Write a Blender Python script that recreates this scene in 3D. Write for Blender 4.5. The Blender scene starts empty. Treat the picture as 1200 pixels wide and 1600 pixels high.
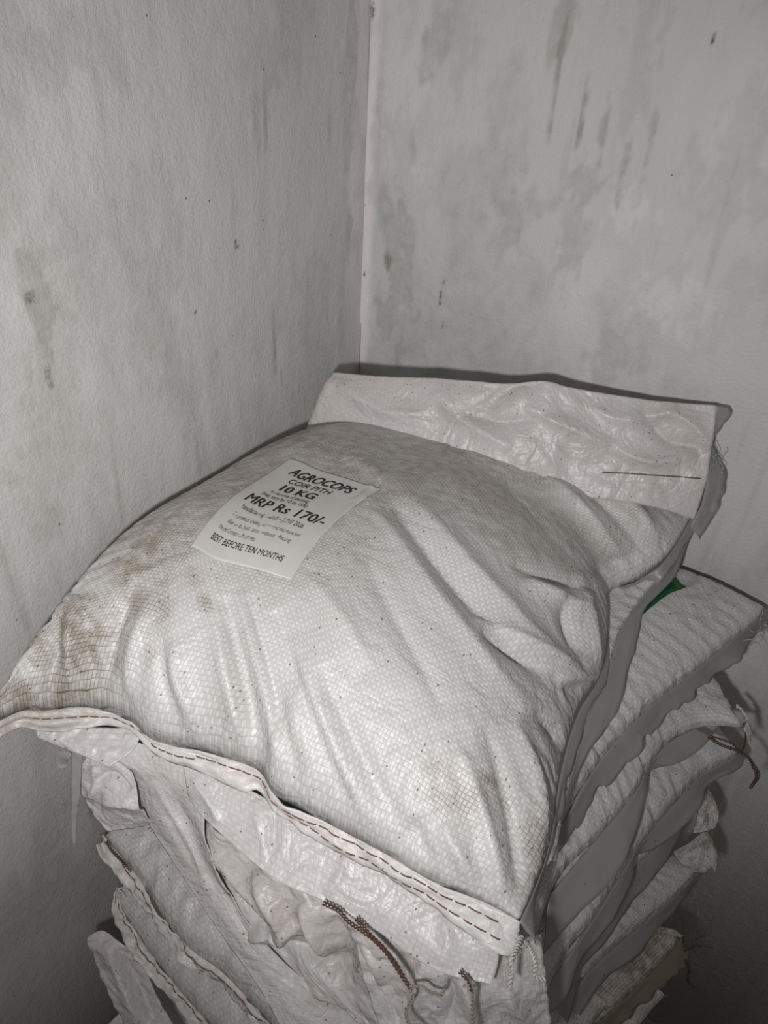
import bpy, math, random
import numpy as np

# ------------------------------------------------------------------ camera, light, exposure
SC = bpy.context.scene
COL = SC.collection
PITCH, YAW, ROLL = math.radians(34.0), math.radians(29.5), math.radians(3.0)
CAM = np.array([0.70, -1.12, 1.60]); FPX = 1200.0
fw = np.array([-math.sin(YAW)*math.cos(PITCH), math.cos(YAW)*math.cos(PITCH), -math.sin(PITCH)])
rt = np.cross(fw, [0, 0, 1]); rt /= np.linalg.norm(rt); up = np.cross(rt, fw)
rt, up = rt*math.cos(ROLL)+up*math.sin(ROLL), -rt*math.sin(ROLL)+up*math.cos(ROLL)
cd = bpy.data.cameras.new('camera'); cam = bpy.data.objects.new('camera', cd); COL.objects.link(cam)
cd.sensor_fit = 'VERTICAL'; cd.sensor_height = 36.0; cd.lens = 36.0*FPX/1600.0; cd.clip_start = 0.02
import mathutils
Mx = mathutils.Matrix(((rt[0], up[0], -fw[0], CAM[0]), (rt[1], up[1], -fw[1], CAM[1]), (rt[2], up[2], -fw[2], CAM[2]), (0, 0, 0, 1)))
cam.matrix_world = Mx
SC.camera = cam
SC.view_settings.view_transform = 'Standard'; SC.view_settings.look = 'None'
SC.view_settings.gamma = 1.0; SC.view_settings.exposure = 0.0
SC.view_settings.use_curve_mapping = False

W = bpy.data.worlds.new('room_air'); SC.world = W; W.use_nodes = True
W.node_tree.nodes['Background'].inputs[0].default_value = (1.0, 0.96, 0.95, 1)
W.node_tree.nodes['Background'].inputs[1].default_value = 0.10
FLASH_POWER = 28.0
ld = bpy.data.lights.new('hand_torch', 'SPOT'); ld.energy = FLASH_POWER; ld.shadow_soft_size = 0.022
ld.spot_size = math.radians(112); ld.spot_blend = 1.0; ld.color = (1.0, 0.988, 0.99)
lo = bpy.data.objects.new('hand_torch', ld); COL.objects.link(lo)
lp = CAM - 0.09*rt - 0.12*up
lo.matrix_world = Mx @ mathutils.Matrix.Rotation(math.radians(13), 4, 'X')   # tilted a little upwards
lo.location = lp.tolist()
al = bpy.data.lights.new('doorway_light', 'AREA'); al.energy = 3.0; al.shape = 'RECTANGLE'; al.size = 1.0; al.size_y = 2.0
al.color = (1.0, 0.97, 0.95)
ao = bpy.data.objects.new('doorway_light', al); COL.objects.link(ao)
ao.location = (2.3, -2.6, 1.9)
ao.rotation_euler = (mathutils.Vector((0.4, -0.2, 1.3))-ao.location).to_track_quat('-Z', 'Y').to_euler()

# ------------------------------------------------------------------ helpers
def at(px, py, x=None, y=None, z=None, plane=None):
    """point seen at a pixel, on a plane of the room"""
    d = fw + rt*(px-600)/FPX - up*(py-800)/FPX
    if plane is not None:
        n, k = plane; t = (k-np.dot(n, CAM))/np.dot(n, d)
    elif z is not None: t = (z-CAM[2])/d[2]
    elif y is not None: t = (y-CAM[1])/d[1]
    else: t = (x-CAM[0])/d[0]
    return CAM+d*t
def proj(P):
    v = np.asarray(P)-CAM; zz = v@fw
    return 600+FPX*(v@rt)/zz, 800-FPX*(v@up)/zz
def front(px, py, off=0.0):            # the front face of the stack, slightly turned
    n = np.array([-0.15, 1.0, 0.0]); return at(px, py, plane=(n, -0.865-off))

def cub(t):                            # Catmull-Rom weights
    return [(-t+2*t*t-t**3)/2, (2-5*t*t+3*t**3)/2, (t+4*t*t-3*t**3)/2, (-t*t+t**3)/2]
def sample(G, U, V):
    """bicubic sample of grid G[nu,nv,(c)] at fractional U,V in 0..1"""
    nu, nv = G.shape[:2]
    a = np.clip(U*(nu-1), 0, nu-1-1e-9); b = np.clip(V*(nv-1), 0, nv-1-1e-9)
    i = np.floor(a).astype(int); j = np.floor(b).astype(int); wa = cub(a-i); wb = cub(b-j)
    Gp = np.pad(G, [(1, 1), (1, 1)]+[(0, 0)]*(G.ndim-2), mode='reflect', reflect_type='odd') if min(nu, nv) > 1 else G
    out = 0
    for p in range(4):
        for q in range(4):
            w = wa[p]*wb[q]
            if G.ndim == 3: w = w[..., None]
            out = out + w*Gp[i+p, j+q]
    return out
def curve(pts, n):
    """resample a polyline smoothly to n points by length"""
    pts = np.array(pts, float)
    L = np.r_[0, np.cumsum(np.linalg.norm(np.diff(pts, axis=0), axis=1))]; L /= L[-1]
    if len(pts) == 2:
        t = np.linspace(0, 1, n)[:, None]; return pts[0]*(1-t)+pts[1]*t
    pp = np.vstack([2*pts[0]-pts[1], pts, 2*pts[-1]-pts[-2]])
    out = []
    for i in range(len(pts)-1):
        for t in np.linspace(0, 1, 12, endpoint=False):
            w = cub(t); out.append(sum(w[k]*pp[i+k] for k in range(4)))
    out.append(pts[-1]); out = np.array(out)
    D = np.r_[0, np.cumsum(np.linalg.norm(np.diff(out, axis=0), axis=1))]; D /= D[-1]
    t = np.linspace(0, 1, n)
    return np.stack([np.interp(t, D, out[:, k]) for k in range(pts.shape[1])], 1)
def noise2(nu, nv, fu, fv, octs, seed, gain=0.5):
    r = np.random.RandomState(seed); U, V = np.meshgrid(np.linspace(0, 1, nu), np.linspace(0, 1, nv), indexing='ij')
    s = np.zeros((nu, nv)); a = 1.0
    for o in range(octs):
        G = r.uniform(-1, 1, (max(3, int(fu*2**o)+2), max(3, int(fv*2**o)+2)))
        s += a*sample(G, U, V); a *= gain
    return s
def normals(P):
    a = np.gradient(P, axis=0); b = np.gradient(P, axis=1); n = np.cross(a, b)
    return n/(np.linalg.norm(n, axis=2, keepdims=True)+1e-12)

def relax(P0, exu, exv, its, katt=0.01, bend=0.3, pin=None, seed=0, amp=0.003, start=None, fl=None):
    """let a sheet that is larger than its place buckle into wrinkles"""
    nu, nv = P0.shape[:2]; r = np.random.RandomState(seed)
    exu = np.broadcast_to(exu, (nu, nv)); exv = np.broadcast_to(exv, (nu, nv))
    X = P0.copy() if start is None else start.copy()
    if amp > 0:
        X += normals(P0)*(noise2(nu, nv, nu/7., nv/7., 2, seed)*amp)[..., None]
    w = np.ones((nu, nv, 1))
    if pin is not None: w[pin] = 0
    X[w[..., 0] == 0] = P0[w[..., 0] == 0]
    cons = []
    def add(di, dj, ex, k, uni=False, stridei=1, stridej=1):
        A0 = P0[:nu-di, (-dj if dj < 0 else 0):(nv-dj if dj >= 0 else nv)]
        sA = (slice(0, nu-di), slice(max(0, -dj), nv-max(0, dj)))
        sB = (slice(di, nu), slice(max(0, dj), nv+min(0, dj)))
        rest = np.linalg.norm(P0[sA]-P0[sB], axis=2)*(1+ex[sA])
        # colour along the main axis
        if di >= abs(dj): per, ax = 2*di, 0
        else: per, ax = 2*abs(dj), 1
        n = rest.shape[ax]
        idx = np.arange(n); step = per//2
        for c in (0, 1):
            m = ((idx//step) % 2) == c
            ii = idx[m]
            if len(ii) == 0: continue
            cons.append((sA, sB, ax, ii, rest, k, uni))
    add(1, 0, exu, 0.9); add(0, 1, exv, 0.9)
    exd = (exu+exv)/2
    add(1, 1, exd, 0.25); add(1, -1, exd, 0.25)
    if bend > 0:
        add(2, 0, exu, bend, True); add(0, 2, exv, bend, True)
        add(4, 0, exu, bend*0.35, True); add(0, 4, exv, bend*0.35, True)
    for it in range(its):
        X += katt*(P0-X)*w
        for sA, sB, ax, ii, rest, k, uni in cons:
            A = X[sA]; B = X[sB]; wA = w[sA]; wB = w[sB]
            if ax == 0: a = A[ii]; b = B[ii]; ra = rest[ii]; wa = wA[ii]; wb = wB[ii]
            else: a = A[:, ii]; b = B[:, ii]; ra = rest[:, ii]; wa = wA[:, ii]; wb = wB[:, ii]
            d = b-a; l = np.linalg.norm(d, axis=2)+1e-9
            e = (l-ra)/l
            if uni: e = np.minimum(e+0.02, 0)
            e = (k*e)[..., None]*d/np.maximum(wa+wb, 1e-6)
            if ax == 0:
                A[ii] = a+e*wa; B[ii] = b-e*wb
            else:
                A[:, ii] = a+e*wa; B[:, ii] = b-e*wb
        if fl is not None: fl(X)
    return X
def up2(X, nu, nv):
    U, V = np.meshgrid(np.linspace(0, 1, nu), np.linspace(0, 1, nv), indexing='ij'); return sample(X, U, V)
def wrinkle(P, exu, exv, katt, seed, bend=0.3, pin=None, amp=0.004, its=(160, 60), down=3, fl=None):
    nu, nv = P.shape[:2]
    cu, cv = max(8, nu//down), max(8, nv//down)
    f = lambda A: up2(np.broadcast_to(A, (nu, nv)).astype(float), cu, cv)
    pc = None if pin is None else (up2(pin.astype(float), cu, cv) > 0.5)
    Pc = up2(P, cu, cv)
    Xc = relax(Pc, f(exu), f(exv), its[0], katt, bend, pc, seed, amp, fl=fl)
    D = up2(Xc-Pc, nu, nv)
    return relax(P, exu, exv, its[1], katt, bend, pin, seed+1, amp*0.12, start=P+D, fl=fl)

def mesh(name, V, F, mat, parent=None, uv=None, attrs=None, smooth=True):
    me = bpy.data.meshes.new(name)
    V = np.asarray(V, float)
    me.from_pydata(V.tolist(), [], [tuple(f) for f in F]) if not isinstance(F, np.ndarray) else _np_mesh(me, V, F)
    if uv is not None:
        l = me.uv_layers.new(name='UVMap'); idx = np.empty(len(me.loops), int); me.loops.foreach_get('vertex_index', idx)
        l.data.foreach_set('uv', np.asarray(uv, float)[idx].astype(np.float32).ravel())
    for k, v in (attrs or {}).items():
        a = me.attributes.new(k, 'FLOAT', 'POINT'); a.data.foreach_set('value', np.asarray(v, np.float32).ravel())
    me.polygons.foreach_set('use_smooth', [smooth]*len(me.polygons))
    me.materials.append(mat); me.update()
    o = bpy.data.objects.new(name, me); COL.objects.link(o)
    if parent: o.parent = parent; o.matrix_parent_inverse = parent.matrix_world.inverted()
    return o
def _np_mesh(me, V, F):
    me.vertices.add(len(V)); me.vertices.foreach_set('co', V.astype(np.float32).ravel())
    n, k = F.shape
    me.loops.add(n*k); me.loops.foreach_set('vertex_index', F.astype(np.int32).ravel())
    me.polygons.add(n); me.polygons.foreach_set('loop_start', (np.arange(n)*k).astype(np.int32))
    me.update(calc_edges=True)
def gridfaces(nu, nv, off=0, flip=False):
    i, j = np.meshgrid(np.arange(nu-1), np.arange(nv-1), indexing='ij'); a = i*nv+j+off
    F = np.stack([a, a+nv, a+nv+1, a+1], -1).reshape(-1, 4)
    return F[:, ::-1] if flip else F
def meters(P):
    """uv in metres from the sheet's own size"""
    nu, nv = P.shape[:2]
    lu = np.linalg.norm(np.diff(P, axis=0), axis=2).sum(0).mean(); lv = np.linalg.norm(np.diff(P, axis=1), axis=2).sum(1).mean()
    U, V = np.meshgrid(np.linspace(0, lu, nu), np.linspace(0, lv, nv), indexing='ij')
    return np.stack([U, V], -1)
def sheet(name, P, mat, parent=None, thick=0.0012, dirt=None, uv=None):
    nu, nv = P.shape[:2]
    uv = meters(P) if uv is None else uv
    o = mesh(name, P.reshape(-1, 3), gridfaces(nu, nv), mat, parent, uv.reshape(-1, 2), {'dirt': (np.zeros((nu, nv)) if dirt is None else dirt)})
    if thick:
        m = o.modifiers.new('thickness', 'SOLIDIFY'); m.thickness = thick; m.offset = 0
    return o
def tube(name, paths, rad, mat, parent=None, sides=6):
    Vs, Fs = [], []; o = 0
    for p in paths:
        p = np.asarray(p, float); n = len(p)
        T = np.gradient(p, axis=0); T /= np.linalg.norm(T, axis=1, keepdims=True)+1e-12
        ref = np.array([0.31, 0.21, 0.93]); A = np.cross(T, ref); A /= np.linalg.norm(A, axis=1, keepdims=True)+1e-9; B = np.cross(T, A)
        for k in range(sides):
            t = 2*math.pi*k/sides; Vs.append(p+rad*(math.cos(t)*A+math.sin(t)*B))
        for i in range(n-1):
            for k in range(sides):
                k2 = (k+1) % sides; Fs.append((o+k*n+i, o+k2*n+i, o+k2*n+i+1, o+k*n+i+1))
        for e in (0, n-1): Fs.append(tuple(o+k*n+e for k in range(sides)))
        o += sides*n
    return mesh(name, np.vstack(Vs), Fs, mat, parent)
def twist(path, rad, turns, n, k=2, ph=0):
    """strands wound round a path"""
    c = curve(path, n); T = np.gradient(c, axis=0); T /= np.linalg.norm(T, axis=1, keepdims=True)
    A = np.cross(T, [0.3, 0.2, 0.9]); A /= np.linalg.norm(A, axis=1, keepdims=True); B = np.cross(T, A)
    out = []
    for s in range(k):
        t = np.linspace(0, turns*2*math.pi, n)+ph+s*2*math.pi/k
        out.append(c+rad*(np.cos(t)[:, None]*A+np.sin(t)[:, None]*B))
    return out
def empty(name, loc):
    o = bpy.data.objects.new(name, None); COL.objects.link(o); o.location = loc; o.empty_display_size = 0.05
    bpy.context.view_layer.update(); return o
def tag(o, label, cat, group=None):
    o['label'] = label; o['category'] = cat
    if group: o['group'] = group
def struct(o): o['kind'] = 'structure'; return o

# ------------------------------------------------------------------ materials
class NT:
    def __init__(s, name):
        s.m = bpy.data.materials.new(name); s.m.use_nodes = True; s.t = s.m.node_tree
        s.b = s.t.nodes['Principled BSDF']; s.out = s.t.nodes['Material Output']
    def n(s, typ, **kw):
        x = s.t.nodes.new(typ)
        for k, v in kw.items():
            if k.startswith('i_'): x.inputs[int(k[2:])].default_value = v
            else: setattr(x, k, v)
        return x
    def l(s, a, b): s.t.links.new(a, b)
    def math(s, op, a, b=None, clamp=False):
        x = s.n('ShaderNodeMath', operation=op, use_clamp=clamp)
        for i, v in enumerate((a, b)):
            if v is None: continue
            if isinstance(v, (int, float)): x.inputs[i].default_value = v
            else: s.l(v, x.inputs[i])
        return x.outputs[0]
    def mix(s, f, a, b):
        x = s.n('ShaderNodeMix', data_type='RGBA')
        for i, v in ((0, f), (6, a), (7, b)):
            if isinstance(v, (int, float)): x.inputs[i].default_value = v
            elif isinstance(v, tuple): x.inputs[i].default_value = v+(1,) if len(v) == 3 else v
            else: s.l(v, x.inputs[i])
        return x.outputs[2]
    def noise(s, vec, scale, detail=3, rough=0.5, dist=0):
        x = s.n('ShaderNodeTexNoise'); x.inputs['Scale'].default_value = scale; x.inputs['Detail'].default_value = detail
        x.inputs['Roughness'].default_value = rough; x.inputs['Distortion'].default_value = dist
        if vec is not None: s.l(vec, x.inputs['Vector'])
        return x.outputs['Fac']
    def ramp(s, f, a, b):
        x = s.n('ShaderNodeMapRange', clamp=True); x.inputs[1].default_value = a; x.inputs[2].default_value = b
        s.l(f, x.inputs[0]); return x.outputs[0]
    def scale(s, vec, v):
        x = s.n('ShaderNodeMapping'); x.inputs['Scale'].default_value = v; s.l(vec, x.inputs[0]); return x.outputs[0]
    def bump(s, h, strength, dist, prev=None):
        x = s.n('ShaderNodeBump'); x.inputs['Strength'].default_value = strength; x.inputs['Distance'].default_value = dist
        s.l(h, x.inputs['Height'])
        if prev is not None: s.l(prev, x.inputs['Normal'])
        return x.outputs[0]

def weave_mat(name, base=(0.60, 0.60, 0.585), tape=0.0042, weave=1.0, dirt_col=(0.26, 0.20, 0.135), rough=0.36, crinkle=0.5, specks=1.0, tint2=(0.55, 0.535, 0.52)):
    t = NT(name); uv = t.n('ShaderNodeUVMap', uv_map='UVMap').outputs[0]; pos = t.n('ShaderNodeTexCoord').outputs['Object']
    # wobble of the tapes
    nz = t.n('ShaderNodeTexNoise'); nz.inputs['Scale'].default_value = 26; t.l(uv, nz.inputs['Vector'])
    sub = t.n('ShaderNodeVectorMath', operation='SUBTRACT'); t.l(nz.outputs['Color'], sub.inputs[0]); sub.inputs[1].default_value = (0.5, 0.5, 0.5)
    sc = t.n('ShaderNodeVectorMath', operation='SCALE'); t.l(sub.outputs[0], sc.inputs[0]); sc.inputs['Scale'].default_value = 0.006
    ad = t.n('ShaderNodeVectorMath', operation='ADD'); t.l(uv, ad.inputs[0]); t.l(sc.outputs[0], ad.inputs[1])
    sp = t.n('ShaderNodeSeparateXYZ'); t.l(ad.outputs[0], sp.inputs[0])
    k = math.pi/tape
    su = t.math('SINE', t.math('MULTIPLY', sp.outputs[0], k)); sv = t.math('SINE', t.math('MULTIPLY', sp.outputs[1], k))
    au = t.math('ABSOLUTE', su); av = t.math('ABSOLUTE', sv)
    # plain weave: warp over where parity is even
    chk = t.math('MULTIPLY', su, sv)
    par = t.math('GREATER_THAN', chk, 0.0)
    hu = t.math('POWER', au, 0.5); hv = t.math('POWER', av, 0.5)
    cell = t.math('MULTIPLY', hu, hv)
    edge = t.math('SUBTRACT', 1.0, t.ramp(t.math('MINIMUM', au, av), 0.0, 0.30))     # gaps between tapes
    # colour
    n1 = t.noise(pos, 9, 4, 0.6); n2 = t.noise(pos, 60, 4, 0.6)
    c = t.mix(t.ramp(n1, 0.35, 0.7), base, tint2)
    dotm = t.math('MULTIPLY', par, t.ramp(cell, 0.35, 0.75))
    c = t.mix(t.math('MULTIPLY', dotm, 0.42*weave), c, (0.76, 0.76, 0.75))
    at_ = t.n('ShaderNodeAttribute', attribute_name='dirt').outputs['Fac']
    d = t.math('MULTIPLY', at_, t.ramp(n2, 0.25, 0.65))
    c = t.mix(t.math('MULTIPLY', d, 0.75, True), c, dirt_col)
    gd = t.math('MULTIPLY', edge, t.math('ADD', t.math('MULTIPLY', at_, 1.4*weave**1.5), 0.24*weave), True)
    c = t.mix(t.math('MULTIPLY', gd, t.ramp(n2, 0.2, 0.6)), c, (0.14, 0.105, 0.075))
    # coir specks
    vo = t.n('ShaderNodeTexVoronoi'); vo.inputs['Scale'].default_value = 170; t.l(t.scale(pos, (1.0, 0.6, 1.0)), vo.inputs['Vector'])
    sepc = t.n('ShaderNodeSeparateColor'); t.l(vo.outputs['Color'], sepc.inputs[0])
    keep = t.math('GREATER_THAN', t.math('ADD', sepc.outputs[0], t.math('MULTIPLY', at_, 0.12*specks)), 1.0-0.12*specks)
    dot = t.math('LESS_THAN', vo.outputs['Distance'], 0.17)
    c = t.mix(t.math('MULTIPLY', t.math('MULTIPLY', keep, dot), 0.8), c, (0.13, 0.08, 0.05))
    t.l(c, t.b.inputs['Base Color'])
    t.b.inputs['Roughness'].default_value = rough; t.b.inputs['Specular IOR Level'].default_value = 0.5
    r = t.math('ADD', t.math('MULTIPLY', n2, 0.25), rough-0.10); t.l(r, t.b.inputs['Roughness'])
    # bump
    vo2 = t.n('ShaderNodeTexVoronoi', feature='DISTANCE_TO_EDGE'); vo2.inputs['Scale'].default_value = 24
    wn = t.n('ShaderNodeTexNoise'); wn.inputs['Scale'].default_value = 14; wn.inputs['Detail'].default_value = 2; t.l(pos, wn.inputs['Vector'])
    wv = t.n('ShaderNodeVectorMath', operation='MULTIPLY_ADD'); t.l(wn.outputs['Color'], wv.inputs[0]); wv.inputs[1].default_value = (0.09, 0.09, 0.09); t.l(pos, wv.inputs[2])
    t.l(wv.outputs[0], vo2.inputs['Vector'])
    rid = t.math('ABSOLUTE', t.math('SUBTRACT', t.noise(pos, 17, 3, 0.5, 1.0), 0.5))
    rid2 = t.math('ABSOLUTE', t.math('SUBTRACT', t.noise(pos, 36, 2, 0.5, 0.8), 0.5))
    ck = t.math('ADD', t.math('MULTIPLY', t.ramp(rid, 0.0, 0.16), 1.3), t.math('MULTIPLY', t.ramp(rid2, 0.0, 0.12), 0.45))
    b1 = t.bump(ck, crinkle, 0.004)
    b2 = t.bump(cell, 0.45*weave, 0.0005, b1)
    b3 = t.bump(n2, 0.25, 0.001, b2)
    t.l(b3, t.b.inputs['Normal'])
    return t.m
def film_mat(name, col=(0.36, 0.36, 0.35), alpha=0.25, rough=0.32):
    t = NT(name); pos = t.n('ShaderNodeTexCoord').outputs['Object']
    n = t.noise(pos, 12, 3); c = t.mix(t.ramp(n, 0.3, 0.7), col, tuple(x*0.88 for x in col))
    vo = t.n('ShaderNodeTexVoronoi'); vo.inputs['Scale'].default_value = 150; t.l(pos, vo.inputs['Vector'])
    sepc = t.n('ShaderNodeSeparateColor'); t.l(vo.outputs['Color'], sepc.inputs[0])
    c = t.mix(t.math('MULTIPLY', t.math('GREATER_THAN', sepc.outputs[0], 0.955), t.math('LESS_THAN', vo.outputs['Distance'], 0.16)), c, (0.10, 0.06, 0.04))
    at_ = t.n('ShaderNodeAttribute', attribute_name='dirt').outputs['Fac']
    c = t.mix(t.math('MULTIPLY', at_, 0.6, True), c, (0.17, 0.13, 0.07))
    t.l(c, t.b.inputs['Base Color']); t.b.inputs['Roughness'].default_value = rough
    t.l(t.bump(t.noise(pos, 40, 2), 0.15, 0.002), t.b.inputs['Normal'])
    tr = t.n('ShaderNodeBsdfTransparent'); tr.inputs[0].default_value = (0.95, 0.95, 0.93, 1)
    mx = t.n('ShaderNodeMixShader'); mx.inputs[0].default_value = alpha
    t.l(t.b.outputs[0], mx.inputs[1]); t.l(tr.outputs[0], mx.inputs[2]); t.l(mx.outputs[0], t.out.inputs['Surface'])
    return t.m
def plain_mat(name, col, rough=0.6, var=0.15, scale=60):
    t = NT(name); pos = t.n('ShaderNodeTexCoord').outputs['Object']
    n = t.noise(pos, scale, 4); c = t.mix(t.ramp(n, 0.3, 0.7), col, tuple(x*(1-var) for x in col)); t.l(c, t.b.inputs['Base Color'])
    t.b.inputs['Roughness'].default_value = rough
    t.l(t.bump(n, 0.3, 0.001), t.b.inputs['Normal']); return t.m
M_top = weave_mat('white_woven_plastic_dusty', base=(0.575, 0.57, 0.56), tint2=(0.52, 0.51, 0.49), tape=0.0045, crinkle=0.20, rough=0.42)
M_sack = weave_mat('white_woven_plastic', base=(0.54, 0.535, 0.525), tape=0.0044, weave=0.8, crinkle=0.3)
M_loose = weave_mat('loose_woven_plastic', base=(0.60, 0.585, 0.575), tint2=(0.58, 0.55, 0.54), tape=0.0050, weave=0.6, rough=0.37, crinkle=0.25, specks=1.3)
M_pink = weave_mat('creased_laminated_plastic', base=(0.60, 0.58, 0.565), tint2=(0.58, 0.54, 0.525), tape=0.0048, weave=0.35, rough=0.37, crinkle=0.3, specks=1.3)
M_hem = weave_mat('folded_hem_plastic', base=(0.68, 0.665, 0.65), tint2=(0.64, 0.61, 0.585), tape=0.0040, weave=0.25, rough=0.42, crinkle=0.3, specks=0.6)
M_film = film_mat('clear_grey_film')
M_film2 = film_mat('dirty_grey_film', col=(0.30, 0.27, 0.21), alpha=0.2)
M_stitch = plain_mat('red_brown_stitching', (0.26, 0.12, 0.07), 0.8, 0.5, 300)
M_thread = plain_mat('rust_brown_thread', (0.13, 0.070, 0.042), 0.8, 0.5, 300)
M_thread2 = plain_mat('dusty_grey_thread', (0.36, 0.31, 0.26), 0.8, 0.4, 300)
M_wthread = plain_mat('white_thread', (0.60, 0.58, 0.54), 0.6, 0.3, 300)
M_paper = plain_mat('cream_label_paper', (0.62, 0.61, 0.575), 0.45, 0.07, 40)
M_green = plain_mat('green_print', (0.004, 0.085, 0.022), 0.4, 0.2, 90)

# ------------------------------------------------------------------ the room
FLOOR_Z = -0.45
def wall_mat(name, base, cool, streak):
    t = NT(name); pos = t.n('ShaderNodeTexCoord').outputs['Object']
    g = t.n('ShaderNodeAttribute', attribute_name='grime').outputs['Fac']
    dk = t.n('ShaderNodeAttribute', attribute_name='mark').outputs['Fac']
    pk = t.n('ShaderNodeAttribute', attribute_name='pink').outputs['Fac']
    n1 = t.noise(pos, 3.2, 5, 0.6, 0.4); n2 = t.noise(pos, 45, 4, 0.65); n3 = t.noise(pos, 220, 2, 0.6)
    st = t.noise(t.scale(pos, (42, 42, 3.0)), 1.0, 3, 0.6)
    c = t.mix(t.ramp(n1, 0.35, 0.7), base, cool)
    c = t.mix(t.math('MULTIPLY', t.ramp(st, 0.52, 0.75), streak), c, (0.55, 0.535, 0.50))
    c = t.mix(t.math('MULTIPLY', pk, 0.8, True), c, (0.80, 0.76, 0.76))
    gg = t.math('MULTIPLY', g, t.math('ADD', t.math('MULTIPLY', t.ramp(n2, 0.3, 0.65), 0.6), 0.45), True)
    c = t.mix(gg, c, (0.385, 0.38, 0.35))
    mm = t.math('MULTIPLY', dk, t.ramp(n3, 0.25, 0.55), True)
    c = t.mix(mm, c, (0.10, 0.09, 0.08))
    vo = t.n('ShaderNodeTexVoronoi'); vo.inputs['Scale'].default_value = 34; t.l(pos, vo.inputs['Vector'])
    sepc = t.n('ShaderNodeSeparateColor'); t.l(vo.outputs['Color'], sepc.inputs[0])
    c = t.mix(t.math('MULTIPLY', t.math('MULTIPLY', t.math('GREATER_THAN', sepc.outputs[0], 0.965), t.math('LESS_THAN', vo.outputs['Distance'], 0.055)), 0.75), c, (0.12, 0.10, 0.09))
    t.l(c, t.b.inputs['Base Color']); t.b.inputs['Roughness'].default_value = 0.62; t.b.inputs['Specular IOR Level'].default_value = 0.35
    brush = t.noise(t.scale(pos, (110, 110, 45)), 1.0, 3, 0.6)
    h = t.math('ADD', t.math('MULTIPLY', brush, 0.9), t.math('MULTIPLY', n2, 1.6))
    b = t.bump(h, 0.45, 0.0020); b = t.bump(t.noise(pos, 210, 3, 0.7), 0.75, 0.0014, b)
    t.l(b, t.b.inputs['Normal']); return t.m
M_wr = wall_mat('blotchy_whitewash_right', (0.64, 0.63, 0.62), (0.575, 0.58, 0.568), 0.18)
M_wl = wall_mat('blotchy_whitewash_left', (0.62, 0.597, 0.585), (0.565, 0.56, 0.545), 0.14)

def wallgrid(axis, a0, a1, z0, z1, A0, A1, Z0, Z1, step, seed, marks):
    """wall standing in the plane axis=0; a runs along it; marks = (type, px, py, half width, half height, strength, ragged)"""
    na, nz = int((a1-a0)/step)+1, int((z1-z0)/step)+1
    a = np.linspace(a0, a1, na); z = np.linspace(z0, z1, nz); AA, ZZ = np.meshgrid(a, z, indexing='ij')
    wob = noise2(na, nz, 5, 5, 3, seed)*0.0022+noise2(na, nz, 40, 14, 2, seed+1)*0.0006
    edge = np.clip((AA-a0)/0.05, 0, 1)*np.clip((a1-AA)/0.05, 0, 1) if False else 1.0
    g = {'grime': np.zeros((na, nz)), 'mark': np.zeros((na, nz)), 'pink': np.zeros((na, nz))}
    rag = noise2(na, nz, 28, 26, 4, seed+2, 0.75); rag2 = noise2(na, nz, 80, 30, 3, seed+3, 0.7)
    for typ, px, py, hw, hh, s, rg in marks:
        c = at(px, py, **({'y': 0.0} if axis == 1 else {'x': 0.0})); ca = c[0] if axis == 1 else c[1]
        r = np.sqrt(((AA-ca)/hw)**2+((ZZ-c[2])/hh)**2)
        m = np.clip((1.0-r+rag*rg*0.5+rag2*rg*0.35)*(2.8 if typ == 'mark' else 1.9), 0, 1)
        g[typ] = np.maximum(g[typ], m*s*(1.3 if typ == 'grime' else 1))
    # broad weathering
    g['grime'] = np.maximum(g['grime'], np.clip(noise2(na, nz, 6, 5, 6, seed+5, 0.72)*0.8-0.12, 0, 1)*0.55)
    g['grime'] = np.maximum(g['grime'], np.clip(noise2(na, nz, 60, 5, 3, seed+6, 0.6)-0.75, 0, 1)*0.7)
    g['pink'] = np.maximum(g['pink'], np.clip(noise2(na, nz, 8, 4, 4, seed+7, 0.6)*0.8-0.15, 0, 1)*0.55)
    return AA, ZZ, wob, g
def buildwall(name, axis, args, marks, mat, step=0.004, seed=1):
    a0, a1, z0, z1, A0, A1, Z0, Z1 = args
    AA, ZZ, wob, g = wallgrid(axis, *args, step, seed, marks)
    # stretch the outer rows to the full wall
    AA = AA.copy(); ZZ = ZZ.copy()
    pa = np.pad(AA, 1, mode='edge'); pz = np.pad(ZZ, 1, mode='edge'); pw = np.pad(wob, 1, mode='edge')
    pa[0, :] = A0; pa[-1, :] = A1; pz[:, 0] = Z0; pz[:, -1] = Z1
    g = {k: np.pad(v, 1, mode='edge') for k, v in g.items()}
    if axis == 1: P = np.stack([pa, -pw, pz], -1)
    else: P = np.stack([pw, pa, pz], -1)
    nu, nv = P.shape[:2]
    o = mesh(name, P.reshape(-1, 3), gridfaces(nu, nv), mat, None, None, {k: v for k, v in g.items()})
    m = o.modifiers.new('thickness', 'SOLIDIFY'); m.thickness = 0.12; m.offset = -1
    return struct(o)
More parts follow.
